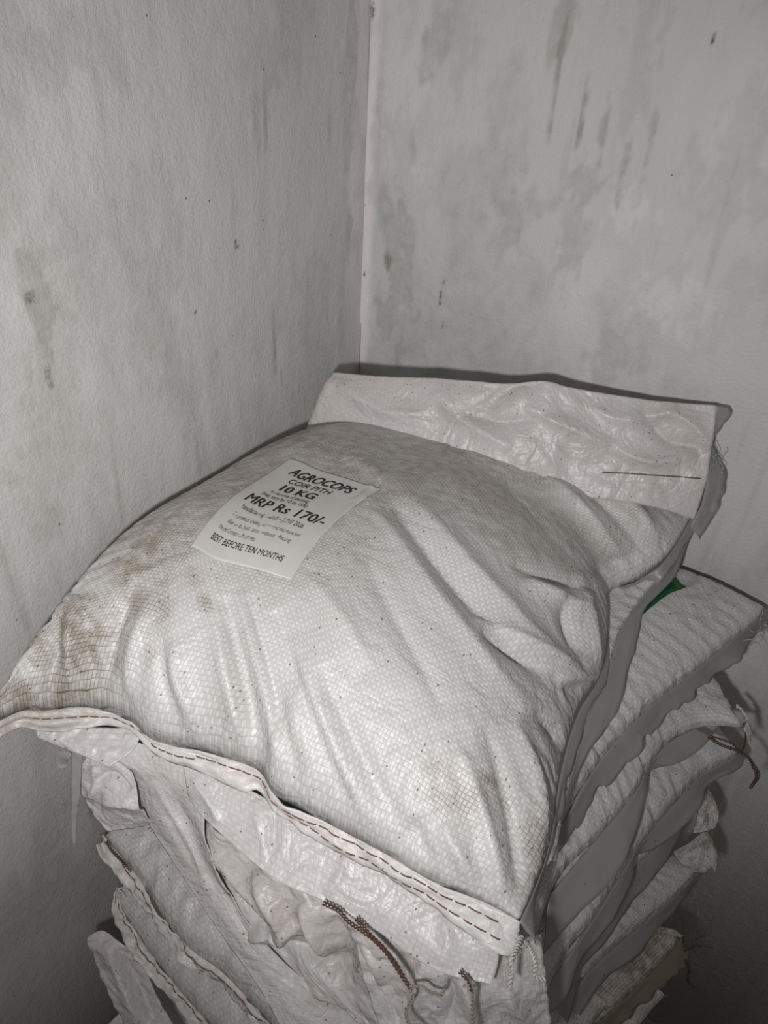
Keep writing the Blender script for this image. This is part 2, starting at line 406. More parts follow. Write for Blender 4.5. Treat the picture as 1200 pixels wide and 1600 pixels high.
marksR = [
 ('pink', 578, 60, 0.026, 0.55, 1.3, 0.15), ('pink', 571, 330, 0.022, 0.38, 1.3, 0.15), ('pink', 567, 480, 0.018, 0.25, 1.3, 0.15),
 ('pink', 615, 60, 0.035, 0.20, 0.5, 0.7), ('pink', 660, 40, 0.03, 0.20, 0.5, 0.8),
 ('grime', 618, 400, 0.030, 0.11, 0.50, 1.0), ('grime', 607, 410, 0.010, 0.026, 0.95, 0.5), ('grime', 630, 440, 0.035, 0.10, 0.5, 1.0),
 ('grime', 645, 225, 0.012, 0.030, 0.6, 0.6), ('grime', 600, 330, 0.012, 0.06, 0.5, 0.8), ('grime', 598, 500, 0.02, 0.09, 0.45, 1.0),
 ('grime', 625, 560, 0.03, 0.05, 0.6, 1.2), ('grime', 590, 170, 0.012, 0.15, 0.35, 0.8), ('mark', 648, 225, 0.004, 0.012, 0.5, 1.0),
 ('grime', 800, 345, 0.040, 0.055, 0.48, 0.8), ('grime', 830, 320, 0.055, 0.04, 0.36, 0.9), ('grime', 785, 375, 0.02, 0.05, 0.4, 0.9), ('grime', 765, 255, 0.05, 0.02, 0.28, 1.2),
 ('grime', 872, 110, 0.0035, 0.085, 0.95, 0.5), ('grime', 908, 190, 0.004, 0.050, 0.9, 0.5), ('grime', 880, 30, 0.014, 0.05, 0.5, 1.0),
 ('grime', 945, 200, 0.006, 0.06, 0.6, 1.0), ('grime', 975, 260, 0.006, 0.05, 0.6, 1.0), ('grime', 1010, 250, 0.006, 0.06, 0.5, 1.0), ('grime', 925, 300, 0.03, 0.03, 0.4, 1.5),
 ('grime', 895, 370, 0.03, 0.06, 0.35, 1.2), ('grime', 1000, 90, 0.02, 0.12, 0.25, 1.2), ('grime', 720, 100, 0.02, 0.10, 0.22, 1.2), ('grime', 1110, 300, 0.06, 0.05, 0.22, 1.2),
 ('pink', 1050, 470, 0.06, 0.05, 0.5, 1.3), ('pink', 990, 330, 0.05, 0.05, 0.5, 1.3), ('grime', 960, 560, 0.05, 0.05, 0.35, 1.3), ('grime', 740, 500, 0.05, 0.08, 0.18, 1.2),
 ('grime', 680, 50, 0.02, 0.05, 0.45, 1.2), ('mark', 1112, 62, 0.002, 0.009, 1.0, 0.2),
 ('mark', 693, 440, 0.0025, 0.012, 1.0, 0.5), ('mark', 690, 460, 0.003, 0.010, 1.0, 0.5), ('mark', 688, 472, 0.0035, 0.006, 1.0, 0.3), ('mark', 685, 490, 0.0018, 0.012, 0.6, 0.5), ('mark', 692, 508, 0.0018, 0.006, 0.5, 0.5),
 ('mark', 569, 428, 0.003, 0.006, 1.0, 0.2), ('mark', 571, 320, 0.0025, 0.004, 0.8, 0.2), ('mark', 582, 15, 0.005, 0.014, 0.8, 0.3), ('mark', 606, 410, 0.006, 0.016, 0.35, 0.4),
 ('grime', 1160, 200, 0.03, 0.10, 0.2, 1.3), ('grime', 860, 450, 0.07, 0.03, 0.2, 1.3),
]
marksL = [
 ('grime', 62, 470, 0.020, 0.045, 0.65, 1.0), ('mark', 45, 466, 0.006, 0.005, 0.6, 1.0), ('grime', 95, 475, 0.02, 0.012, 0.65, 1.0), ('grime', 68, 510, 0.008, 0.015, 0.6, 0.8),
 ('mark', 75, 590, 0.0025, 0.012, 0.5, 0.8), ('grime', 72, 560, 0.008, 0.02, 0.45, 1.0),
 ('grime', 416, 190, 0.006, 0.075, 0.65, 0.6), ('grime', 400, 150, 0.03, 0.05, 0.4, 1.3), ('grime', 440, 50, 0.05, 0.05, 0.3, 1.3),
 ('mark', 368, 378, 0.004, 0.004, 1.0, 0.4), ('mark', 370, 386, 0.005, 0.003, 1.0, 0.4), ('mark', 367, 418, 0.002, 0.002, 1.0, 0.2), ('mark', 305, 487, 0.003, 0.003, 1.0, 0.3), ('mark', 122, 267, 0.005, 0.002, 0.7, 0.6),
 ('mark', 290, 245, 0.002, 0.004, 0.7, 0.2), ('grime', 335, 550, 0.012, 0.010, 0.5, 1.0), ('grime', 545, 150, 0.02, 0.12, 0.45, 1.0), ('grime', 545, 360, 0.012, 0.05, 0.5, 0.9), ('grime', 535, 460, 0.012, 0.10, 0.3, 1.0),
 ('grime', 430, 540, 0.003, 0.05, 0.7, 0.7), ('grime', 440, 590, 0.003, 0.02, 0.6, 0.7), ('grime', 515, 190, 0.006, 0.05, 0.5, 0.6), ('grime', 210, 300, 0.08, 0.06, 0.25, 1.2),
 ('grime', 250, 400, 0.05, 0.05, 0.28, 1.2), ('grime', 90, 100, 0.06, 0.05, 0.3, 1.3), ('pink', 560, 100, 0.05, 0.4, 0.6, 0.7), ('pink', 552, 300, 0.025, 0.10, 0.8, 0.8),
 ('grime', 480, 500, 0.06, 0.10, 0.2, 1.0), ('mark', 560, 575, 0.003, 0.003, 0.9, 0.3),
]
wall_right = buildwall('wall_right', 1, (0.0, 1.15, 0.55, 2.15, -0.12, 2.9, FLOOR_Z, 2.75), marksR, M_wr, 0.004, 11)
wall_left = buildwall('wall_left', 0, (-1.25, 0.0, 0.35, 2.2, -3.4, 0.0, FLOOR_Z, 2.75), marksL, M_wl, 0.004, 23)
M_floor = plain_mat('grey_cement_floor', (0.30, 0.29, 0.27), 0.8, 0.3, 8)
fv = [(x, y, z) for x in (-0.12, 2.9) for y in (-3.4, 0.12) for z in (FLOOR_Z-0.1, FLOOR_Z)]
struct(mesh('floor', fv, [(0, 1, 3, 2), (4, 6, 7, 5), (0, 4, 5, 1), (2, 3, 7, 6), (0, 2, 6, 4), (1, 5, 7, 3)], M_floor, smooth=False))

# ------------------------------------------------------------------ sack builder
def P3(l): return np.array([at(a, b, z=c) for a, b, c in l])
def coons(fr, bk, lf, rg):
    """fr, bk run in u; lf, rg run in v"""
    nu, nv = len(fr), len(lf)
    u = np.linspace(0, 1, nu)[:, None, None]; v = np.linspace(0, 1, nv)[None, :, None]
    c = (1-v)*fr[:, None]+v*bk[:, None]+(1-u)*lf[None]+u*rg[None]
    return c-((1-u)*(1-v)*fr[0]+u*(1-v)*fr[-1]+(1-u)*v*bk[0]+u*v*bk[-1])
def pillow(nu, nv, a=2.6, b=0.55, av=2.6, bv=0.55):
    u = np.linspace(-1, 1, nu)[:, None]; v = np.linspace(-1, 1, nv)[None, :]
    return np.clip(1-np.abs(u)**a, 0, 1)**b*np.clip(1-np.abs(v)**av, 0, 1)**bv
def seam_ex(nu, nv, amt, reach):
    """extra cloth along each seam, fading inwards: (along u, along v)"""
    u = np.linspace(0, 1, nu)[:, None]; v = np.linspace(0, 1, nv)[None, :]
    eu = amt*np.exp(-np.minimum(v, 1-v)/reach); ev = amt*np.exp(-np.minimum(u, 1-u)/reach)
    return eu+0*u, ev+0*v
def closed_bag(name, T, B, mat, parent, dirt):
    """top and bottom sheets joined along their seam into one closed mesh"""
    nu, nv = T.shape[:2]
    idx = np.arange(nu*nv).reshape(nu, nv); bi = np.full((nu, nv), -1)
    bi[0, :] = idx[0, :]; bi[-1, :] = idx[-1, :]; bi[:, 0] = idx[:, 0]; bi[:, -1] = idx[:, -1]
    n_in = (nu-2)*(nv-2); bi[1:-1, 1:-1] = nu*nv+np.arange(n_in).reshape(nu-2, nv-2)
    F1 = gridfaces(nu, nv)
    F2 = np.stack([bi[:-1, :-1], bi[:-1, 1:], bi[1:, 1:], bi[1:, :-1]], -1).reshape(-1, 4)
    V = np.vstack([T.reshape(-1, 3), B[1:-1, 1:-1].reshape(-1, 3)])
    uv = meters(T); UV = np.vstack([uv.reshape(-1, 2), uv[1:-1, 1:-1].reshape(-1, 2)])
    d = np.r_[dirt.ravel(), dirt[1:-1, 1:-1].ravel()]
    return mesh(name, V, np.vstack([F1, F2]), mat, parent, UV, {'dirt': d})
def stroke(P, pts, height, width, taper=True, PX=None):
    """raise (or sink) a fold along a line given in pixels of the sheet's own view"""
    px, py = PX; out = np.zeros(P.shape[:2])
    pts = curve(pts, 40); n = len(pts)
    best = np.full(px.shape, 1e9); bt = np.zeros(px.shape)
    for i, (a, b) in enumerate(pts):
        d = (px-a)**2+(py-b)**2; m = d < best; best[m] = d[m]; bt[m] = i/(n-1)
    t = np.sqrt(best)/width
    env = np.clip(np.sin(np.pi*np.clip(bt, 0.0, 1)), 0, 1)**0.6 if taper else np.clip(np.minimum(1, (1.02-bt)*6), 0, 1)
    return height*env*np.exp(-(np.abs(t)**1.25))
def blobs(P, PX, lst):
    px, py = PX; m = np.zeros(px.shape)
    nu, nv = px.shape; rag = noise2(nu, nv, 14, 18, 4, 77, 0.6)
    for cx, cy, rx, ry, ang, s in lst:
        c, q = math.cos(math.radians(ang)), math.sin(math.radians(ang))
        a = ((px-cx)*c+(py-cy)*q)/rx; b = (-(px-cx)*q+(py-cy)*c)/ry
        m = np.maximum(m, s*np.clip((1.15-np.sqrt(a*a+b*b)+0.35*rag)*1.3, 0, 1))
    return np.minimum(m*1.35, 1.2)
def stitches(name, line, mat, parent, dash=0.008, gap=0.003, rad=0.0007, lift=0.0012):
    """one running thread lying on a hem"""
    line = np.asarray(line); L = np.r_[0, np.cumsum(np.linalg.norm(np.diff(line, axis=0), axis=1))]
    paths = []; s = 0.0; rr = random.Random(len(line)*7)
    while s < L[-1]-dash:
        d = dash*rr.uniform(0.8, 1.2); t = np.linspace(s, s+d, 5)
        p = np.stack([np.interp(t, L, line[:, k]) for k in range(3)], 1)
        p += np.outer(np.array([-0.3, 0.8, 1, 0.8, -0.3])*lift, -fw)
        paths.append(p); s += d+gap*rr.uniform(0.5, 1.5)
    return tube(name, paths, rad, mat, parent, 5)
def fray(name, starts, mat, parent, rad=0.0005, seed=0, length=0.03, n=6, down=1.0, spread=0.5):
    """loose threads hanging from a corner"""
    r = np.random.RandomState(seed); paths = []
    for s in starts:
        for k in range(n):
            p = [np.array(s)+r.uniform(-1, 1, 3)*0.003]; d = r.uniform(-1, 1, 3)*spread+np.array([0, -0.1, -down]); d /= np.linalg.norm(d)
            L = length*r.uniform(0.5, 1.2)
            for q in range(7):
                d = d+r.uniform(-1, 1, 3)*0.5; d[2] -= 0.15*down; d /= np.linalg.norm(d); p.append(p[-1]+d*L/7)
            paths.append(curve(p, 18))
    return tube(name, paths, rad, mat, parent, 4)

# ------------------------------------------------------------------ the top sack, with the label
s1 = empty('coir_pith_sack', (0.35, -0.45, 0.86))
tag(s1, 'bulging dusty white woven sack on top of the stack with a printed price label', 'sack')
NU, NV = 170, 210
f1 = P3([(-25, 1140, .945), (30, 1112, .94), (65, 1110, .935), (140, 1105, .93), (200, 1125, .925), (240, 1157, .92), (320, 1175, .92), (400, 1202, .92),
         (430, 1242, .915), (500, 1280, .91), (605, 1336, .905), (675, 1377, .90), (762, 1412, .895), (812, 1440, .89)])
r1 = P3([(812, 1440, .89), (835, 1390, .888), (858, 1320, .885), (878, 1200, .885), (903, 1115, .885), (938, 1055, .885), (948, 985, .885), (950, 930, .885), (1000, 905, .90), (1045, 868, .93), (1085, 800, .97)])
b1 = np.array([(0.045, -0.13, 0.93), (0.2, -0.08, 0.935), (0.4, -0.05, 0.95), at(1085, 800, z=.97)])
l1 = np.array([f1[0], (0.045, -0.60, 0.93), (0.035, -0.35, 0.93), (0.045, -0.13, 0.93)])
T1 = coons(curve(f1, NU), curve(b1, NU), curve(l1, NV), curve(r1, NV))
uu = np.linspace(0, 1, NU)[:, None]; vv = np.linspace(0, 1, NV)[None, :]
ux = np.abs(2*uu-1)**3.0; vx = np.abs(2*vv-1)**2.8
prof = np.clip(1-ux, 0, 1)**(0.36+0.26*np.clip(uu*2, 0, 1))*np.clip(1-vx, 0, 1)**(0.52+0.06*uu)
H1 = 0.198*(1-0.28*uu*(1-0.6*vv))*(1-0.20*vv**2)
T1b = T1.copy(); T1b[..., 2] += H1*prof
# sag of the coir inside
T1b[..., 2] += prof*noise2(NU, NV, 3, 3, 2, 5)*0.008
PXY = proj(T1b)
N1 = normals(T1b)
folds = [  # long drapes and creases: pixels, height, width
 ([(590, 752), (640, 822), (715, 915), (800, 1005), (865, 1075)], -0.007, 13), ([(600, 735), (665, 805), (745, 895), (830, 985), (900, 1050)], 0.006, 16),
 ([(560, 770), (625, 850), (690, 940), (760, 1030), (830, 1120)], 0.005, 16), ([(560, 850), (600, 930), (660, 1040), (700, 1120)], -0.003, 15),
 ([(350, 930), (372, 1020), (392, 1110), (408, 1195)], -0.007, 8), ([(335, 950), (350, 1040), (372, 1130), (392, 1190)], 0.005, 9),
 ([(385, 930), (410, 1020), (432, 1110), (470, 1230)], -0.005, 10), ([(372, 920), (395, 1000), (418, 1090), (440, 1210)], 0.006, 8),
 ([(430, 950), (460, 1050), (500, 1150), (560, 1290)], -0.005, 12), ([(455, 990), (490, 1090), (530, 1190), (590, 1300)], 0.005, 12),
 ([(500, 1040), (540, 1130), (590, 1230), (650, 1330)], -0.004, 12),
 ([(215, 905), (185, 975), (168, 1040), (165, 1095)], -0.006, 9), ([(240, 920), (215, 990), (205, 1050), (215, 1120)], 0.005, 11),
 ([(120, 930), (108, 990), (110, 1050), (125, 1100)], 0.006, 9), ([(140, 960), (135, 1010), (150, 1070), (175, 1105)], -0.005, 8),
 ([(85, 960), (90, 1010), (80, 1060), (70, 1100)], -0.006, 9), ([(270, 1000), (275, 1060), (300, 1120), (320, 1170)], 0.005, 9), ([(250, 990), (255, 1060), (270, 1110), (285, 1160)], -0.004, 8),
 ([(740, 960), (790, 985), (845, 1015), (905, 1045)], 0.006, 9), ([(750, 985), (800, 1015), (860, 1050)], -0.006, 8),
 ([(820, 905), (870, 930), (915, 950)], 0.007, 9), ([(800, 880), (870, 905), (930, 925)], -0.006, 9), ([(905, 890), (915, 950), (925, 1010), (940, 1050)], 0.007, 10),
 ([(880, 930), (890, 985), (900, 1020)], -0.007, 8), ([(870, 1060), (915, 1055), (945, 1050)], 0.008, 7), ([(880, 1085), (920, 1075), (940, 1068)], -0.006, 7),
 ([(930, 905), (960, 880), (1000, 870)], -0.006, 9), ([(940, 885), (975, 905), (1005, 900)], 0.006, 8), ([(850, 740), (900, 780), (950, 840), (985, 890)], 0.005, 10), ([(870, 730), (925, 770), (975, 820), (1010, 870)], -0.005, 9),
 ([(950, 760), (1000, 800), (1030, 850)], 0.004, 8), ([(700, 690), (800, 760), (880, 850), (930, 900)], -0.004, 20),
 ([(760, 1130), (790, 1230), (810, 1330), (815, 1420)], -0.005, 12), ([(720, 1170), (750, 1260), (775, 1350), (790, 1410)], 0.005, 11), ([(800, 1120), (835, 1210), (845, 1300), (838, 1370)], 0.005, 10),
 ([(640, 1280), (660, 1330), (690, 1370)], -0.005, 9), ([(690, 1290), (720, 1340), (745, 1395)], 0.005, 9), ([(840, 1110), (880, 1170), (868, 1260)], -0.006, 9),
 ([(530, 710), (580, 735), (620, 790)], 0.004, 14), ([(480, 900), (530, 960), (580, 1040)], 0.003, 16),
]
disp = sum(stroke(T1b, p, h*1.9, w*1.2, True, PXY) for p, h, w in folds)
fade = np.clip(np.minimum(np.minimum(uu, 1-uu)*NU, np.minimum(vv, 1-vv)*NV)/4.0, 0, 1)
T1c = T1b+N1*(disp*fade)[..., None]
eu, ev = seam_ex(NU, NV, 0.075, 0.10)
pin = np.zeros((NU, NV), bool); pin[0] = pin[-1] = True; pin[:, 0] = pin[:, -1] = True
def keep_down(X): pass
T1d = wrinkle(T1c, eu+0.004, ev+0.004, 0.03, 3, 0.25, pin, 0.004, (140, 50), 3)
B1 = T1.copy(); B1[..., 2] -= 0.012*pillow(NU, NV, 2.2, 0.8, 2.2, 0.8)
PXY = proj(T1d)
dirt1 = blobs(T1d, PXY, [(620, 720, 330, 75, 12, 0.42), (800, 800, 200, 60, 28, 0.35), (380, 760, 120, 60, -35, 0.45), (480, 830, 160, 120, 0, 0.2), (250, 850, 120, 70, -35, 0.55), (120, 990, 75, 90, -40, 0.75), (210, 880, 70, 45, -30, 0.75), (290, 745, 60, 16, -40, 0.9), (430, 690, 90, 20, -12, 0.7), (560, 680, 90, 18, 5, 0.45),
    (700, 740, 120, 25, 22, 0.45), (770, 830, 60, 18, 25, 0.4), (60, 1090, 85, 45, 0, 0.9), (60, 1000, 40, 60, 0, 0.7), (330, 790, 70, 50, -30, 0.45), (760, 1215, 26, 12, 45, 0.9), (730, 1240, 60, 50, 0, 0.35), (320, 945, 14, 16, 0, 0.9),
    (840, 1330, 22, 90, 8, 0.45), (760, 790, 170, 30, 18, 0.35), (130, 1080, 60, 30, 0, 0.5), (205, 940, 60, 45, 0, 0.5)])
body1 = closed_bag('sack_body', T1d, B1, M_top, s1, dirt1)

def hem_patch(name, upper, lower, mat, parent, n=120, m=9, seed=0, curl=0.002, dirt=0.0, ex=0.02, thick=0.0022):
    a, b = curve(upper, n), curve(lower, n)
    v = np.linspace(0, 1, m)[None, :, None]
    P = a[:, None]*(1-v)+b[:, None]*v
    P = P+normals(P)*((noise2(n, m, 9, 2, 3, seed)+0.5*noise2(n, m, 34, 2, 2, seed+1))*curl)[..., None]
    pin = np.zeros((n, m), bool); pin[:, 0] = True
    P = relax(P, ex, 0.0, 40, 0.05, 0.1, pin, seed, 0.001)
    d = np.full((n, m), dirt) if np.isscalar(dirt) else np.interp(np.linspace(0, 1, n), dirt[0], dirt[1])[:, None]*np.ones((1, m))
    return sheet(name, P, mat, parent, thick, d), P
h1l = P3([(-40, 1172, .925), (0, 1149, .925), (30, 1133, .922), (65, 1141, .92), (105, 1140, .915), (165, 1131, .912), (200, 1140, .912), (222, 1157, .91), (245, 1182, .905), (300, 1202, .905), (350, 1225, .903), (382, 1239, .90), (402, 1237, .90),
          (425, 1265, .895), (475, 1300, .89), (530, 1335, .887), (600, 1367, .885), (675, 1418, .88), (757, 1476, .875), (792, 1493, .873), (812, 1474, .873)])
hem1, HP = hem_patch('stitched_hem', f1, h1l, M_hem, s1, 220, 10, 4, 0.004, (np.array([0, .12, .2, 1]), np.array([0.9, 0.7, 0.15, 0.05])))
hem1['label'] = 'white folded hem with rust brown stitching'
mid = HP[:, 4]+0*HP[:, 4]
stitches('stitching', mid[4:92] - fw*0.0015, M_stitch, s1, 0.010, 0.002, 0.0007)
stitches('stitching', (HP[:, 3]*0.6+HP[:, 2]*0.4)[88:216] - fw*0.0015, M_stitch, s1, 0.012, 0.002, 0.0007)
stitches('stitching', (HP[:, 6])[130:216] - fw*0.0015, M_stitch, s1, 0.010, 0.004, 0.0007)
# narrow clear margin along the right seam
def film(name, upper, lower, mat, parent, n=90, m=7, seed=0, wave=0.003, jag=0.0, dirt=0.0, ex=0.03):
    a, b = curve(upper, n), curve(lower, n)
    if jag:
        j = noise2(n, 3, n/5., 2, 2, seed+9)[:, 1]; j = np.sign(j)*np.abs(j)**0.7
        d = (b-a)/np.linalg.norm(b-a, axis=1, keepdims=True); b = b+d*(j*jag)[:, None]
    v = np.linspace(0, 1, m)[None, :, None]
    P = a[:, None]*(1-v)+b[:, None]*v
    P = P+normals(P)*(noise2(n, m, 8, 2, 2, seed)*wave*np.linspace(0, 1, m)[None])[..., None]
    pin = np.zeros((n, m), bool); pin[:, 0] = True
    P = relax(P, ex, 0.0, 30, 0.06, 0.1, pin, seed, 0.0008)
    return sheet(name, P, mat, parent, 0.0008, np.full((n, m), dirt))
film('seam_margin', P3([(812, 1440, .89), (835, 1390, .888), (858, 1320, .885), (878, 1200, .885), (903, 1115, .885), (938, 1055, .885), (948, 985, .885)]),
     P3([(836, 1470, .872), (835, 1420, .875), (848, 1370, .875), (868, 1300, .872), (893, 1200, .873), (922, 1110, .873), (948, 1062, .873), (955, 1000, .875)]), M_film, s1, 90, 6, 5, 0.002, 0.003)
film('seam_margin', P3([(950, 930, .885), (1000, 905, .90), (1045, 868, .93), (1085, 800, .97)]),
     P3([(955, 950, .87), (1004, 930, .872), (1035, 905, .905), (1065, 865, .925), (1091, 815, .96)]), M_film, s1, 60, 6, 6, 0.003, 0.003)

# ------------------------------------------------------------------ label on the top sack
QX, QY = PXY
def find_uv(px, py):
    d = (QX-px)**2+(QY-py)**2; d[T1d[..., 2] < 0.95] = 1e9
    i, j = np.unravel_index(np.argmin(d), d.shape); return np.array([i/(NU-1), j/(NV-1)])
LC = [find_uv(300, 853), find_uv(455, 905), find_uv(596, 765), find_uv(452, 718)]     # bottom-left, bottom-right, top-right, top-left
Tsm = T1d
NS = normals(Tsm)
def on_label(s, t, lift):
    """s across 0..1, t up 0..1 -> points on the sack"""
    s = np.asarray(s)[..., None]; t = np.asarray(t)[..., None]
    uv = (1-s)*(1-t)*LC[0]+s*(1-t)*LC[1]+s*t*LC[2]+(1-s)*t*LC[3]
    p = sample(Tsm, uv[..., 0], uv[..., 1]); n = sample(NS, uv[..., 0], uv[..., 1]); return p+n*lift
ss, tt = np.meshgrid(np.linspace(0, 1, 60), np.linspace(0, 1, 80), indexing='ij')
lab = sheet('printed_label', on_label(ss, tt, 0.0011), M_paper, s1, 0.0004); lab['label'] = 'cream paper label with black printing'
tx = NT('worn_black_print'); tx.b.inputs['Base Color'].default_value = (0.012, 0.012, 0.012, 1); tx.b.inputs['Roughness'].default_value = 0.5
M_ink = tx.m
inkw = NT('patchy_black_print'); pos_ = inkw.n('ShaderNodeTexCoord').outputs['Object']
inkw.b.inputs['Base Color'].default_value = (0.02, 0.02, 0.02, 1)
trn = inkw.n('ShaderNodeBsdfTransparent'); mxn = inkw.n('ShaderNodeMixShader')
inkw.l(inkw.ramp(inkw.noise(pos_, 160, 2), 0.52, 0.60), mxn.inputs[0]); inkw.l(inkw.b.outputs[0], mxn.inputs[1]); inkw.l(trn.outputs[0], mxn.inputs[2]); inkw.l(mxn.outputs[0], inkw.out.inputs['Surface'])
M_inkw = inkw.m
def print_line(text, s0, s1_, tb, th, mat, bold=0.0, shear=0.0):
    c = bpy.data.curves.new('t', 'FONT'); c.body = text; c.size = 1.0; c.shear = shear; c.resolution_u = 3; c.fill_mode = 'FRONT'
    o = bpy.data.objects.new('t', c); COL.objects.link(o); bpy.context.view_layer.update()
    me = o.evaluated_get(bpy.context.evaluated_depsgraph_get()).to_mesh()
    V = np.array([v.co[:] for v in me.vertices]); F = [tuple(p.vertices) for p in me.polygons]
    bpy.data.objects.remove(o)
    if bold:                                             # heavier strokes: the same letters struck three times side by side
        n0 = len(V); k = bold*1.8
        V = np.vstack([V+[k*q, 0, 0] for q in (0, 1, 2)]+[V+[k, k*0.7, 0]]); F = [tuple(i+n0*q for i in f) for q in range(4) for f in F]
    V = V-V.min(0)*[1, 0, 0]; wd = V[:, 0].max(); hh = 0.72
    s = s0+(s1_-s0)*V[:, 0]/wd; t = tb+th*V[:, 1]/hh
    lift = 0.0019+(np.repeat(np.arange(4), n0)*0.00003 if bold else 0.0)*np.ones(1)
    o2 = mesh('printed_line', on_label(s, t, lift[:, None] if bold else 0.0019), F, mat, lab, smooth=False); o2['label'] = 'black printed words'
    return o2
for a in [('AGROCOPS', .16, .84, .835, .088, M_ink, .020, .25), ('COIR PITH', .26, .70, .755, .056, M_ink, .008, .1), ('10 KG', .28, .64, .650, .078, M_ink, .022, 0),
          ('at net time of packing', .24, .64, .600, .034, M_inkw, .006, 0), ('(may vary by 10 to 15%)', .20, .67, .550, .034, M_ink, .006, 0), ('MRP Rs 170/-', .12, .93, .435, .088, M_ink, .014, .1),
          ('Manufacturing month - JUNE 2026', .17, .80, .360, .044, M_inkw, .003, 0), ('The product undergoes natural moisture loss', .16, .84, .285, .034, M_inkw, 0, 0),
          ('due to dehydration without affecting', .18, .80, .225, .034, M_inkw, 0, 0), ('the performance/freshness', .14, .52, .165, .034, M_inkw, 0, 0), ('BEST BEFORE TEN MONTHS', .14, .84, .085, .044, M_ink, .005, 0)]:
    print_line(*a)
# thread tails at the front corner
c0 = at(815, 1462, z=.876)
tube('thread_tail', twist([c0, at(800, 1500, z=.885), at(798, 1525, z=.875), at(797, 1545, z=.872)], .0016, 7, 80, 2), 0.0011, M_wthread, s1, 6)
tube('thread_tail', twist([at(822, 1470, z=.876), at(836, 1500, z=.885), at(836, 1525, z=.88), at(852, 1530, z=.88)], .0016, 7, 80, 2), 0.0011, M_wthread, s1, 6)
fray('frayed_threads', [at(800, 1498, z=.882), at(825, 1478, z=.882)], M_wthread, s1, 0.0005, 3, 0.022, 6)

# ------------------------------------------------------------------ the sacks beneath
def patch(name, rows, mat, parent, nu=70, nv=50, ex=0.05, katt=0.02, seed=0, amp=0.006, bend=0.6, dirt=0.0, thick=0.0012, pintop=True, its=(150, 25), down=3, folds=(), relief=0.0):
    """loose cloth laid through a net of points"""
    G = np.array([[at(a, b, z=c) for a, b, c in r] for r in rows]).transpose(1, 0, 2)
    U, V = np.meshgrid(np.linspace(0, 1, nu), np.linspace(0, 1, nv), indexing='ij')
    P = sample(G, U, V)
    if folds:
        X = proj(P); d = sum(stroke(P, p, h, w, True, X) for p, h, w in folds); P = P+normals(P)*np.sign(-(normals(P)@fw))[..., None]*d[..., None]
    pin = np.zeros((nu, nv), bool)
    if pintop: pin[:, 0] = True
    P = wrinkle(P, ex, ex, katt, seed, bend, pin, amp, its, down)
    if relief: P = P+normals(P)*(noise2(nu, nv, 5, 5, 3, seed+40, 0.6)*relief)[..., None]
    dm = dirt*np.clip(0.5+noise2(nu, nv, 4, 4, 3, seed+3)*0.8, 0, 1)
    return sheet(name, P, mat, parent, thick, dm)
def low_sack(root, frontc, right, back, left, H, Hb, seed, mat=None, dirt=0.15, nu=90, nv=130, ex=0.07, shear_b=0.5, bv=0.5):
    mat = mat or M_sack
    T = coons(curve(frontc, nu), curve(back, nu), curve(left, nv), curve(right, nv)); B = T.copy()
    pf = pillow(nu, nv, 3.2, shear_b, 3.2, bv)
    T[..., 2] += H*pf+pf*noise2(nu, nv, 4, 5, 2, seed)*0.004
    B[..., 2] -= Hb*pf
    pin = np.zeros((nu, nv), bool); pin[0] = pin[-1] = True; pin[:, 0] = pin[:, -1] = True
    eu, ev = seam_ex(nu, nv, ex, 0.10)
    T = wrinkle(T, eu, ev, 0.03, seed, 0.2, pin, 0.003, (110, 40), 2)
    B = wrinkle(B, eu*0.6, ev*0.6, 0.05, seed+50, 0.2, pin, 0.002, (60, 15), 2)
    dm = dirt*np.clip(0.6+noise2(nu, nv, 4, 5, 3, seed+3)*0.9, 0, 1)
    closed_bag('sack_body', T, B, mat, root, dm)
    return T, B
def Rz(l, z0, z1):
    n = len(l); return P3([(a, b, z0+(z1-z0)*i/(n-1)) for i, (a, b) in enumerate(l)])
V3 = lambda *l: np.array(l, float)

# --- second sack: unfilled end stands against the wall, the other hangs out under the hem
s2 = empty('coir_pith_sack', (0.36, -0.45, 0.82))
tag(s2, 'white woven sack directly under the labelled sack, its flat unfilled end standing against the wall', 'sack')
cr2 = [(860, 1345), (885, 1240), (915, 1130), (945, 1060), (972, 980), (1010, 925), (1050, 880), (1085, 820)]
R2 = np.vstack([V3((0.605, -0.69, 0.862)), P3([(a, b, z) for (a, b), z in zip(cr2, (.862, .865, .868, .872, .88, .89, .915, .955))])])
F2 = np.vstack([V3((0.12, -0.78, 0.885)), V3((0.25, -0.745, 0.882), (0.38, -0.71, 0.878), (0.50, -0.70, 0.87)), R2[:1]])
low_sack(s2, F2, R2, np.vstack([V3((0.06, -0.10, 0.88), (0.3, -0.07, 0.89)), R2[-1:]]), V3(F2[0], (0.07, -0.5, 0.885), (0.06, -0.10, 0.88)), 0.008, 0.03, 31)
film('seam_margin', R2[1:], P3([(a, b, z) for (a, b), z in zip([(866, 1345), (880, 1275), (902, 1210), (932, 1160), (965, 1110), (980, 1050), (998, 1000), (1008, 950), (1052, 905), (1075, 850), (1100, 800)], (.848, .850, .852, .855, .858, .863, .868, .875, .885, .912, .94))]), M_film, s2, 120, 8, 21, 0.003, 0.002)
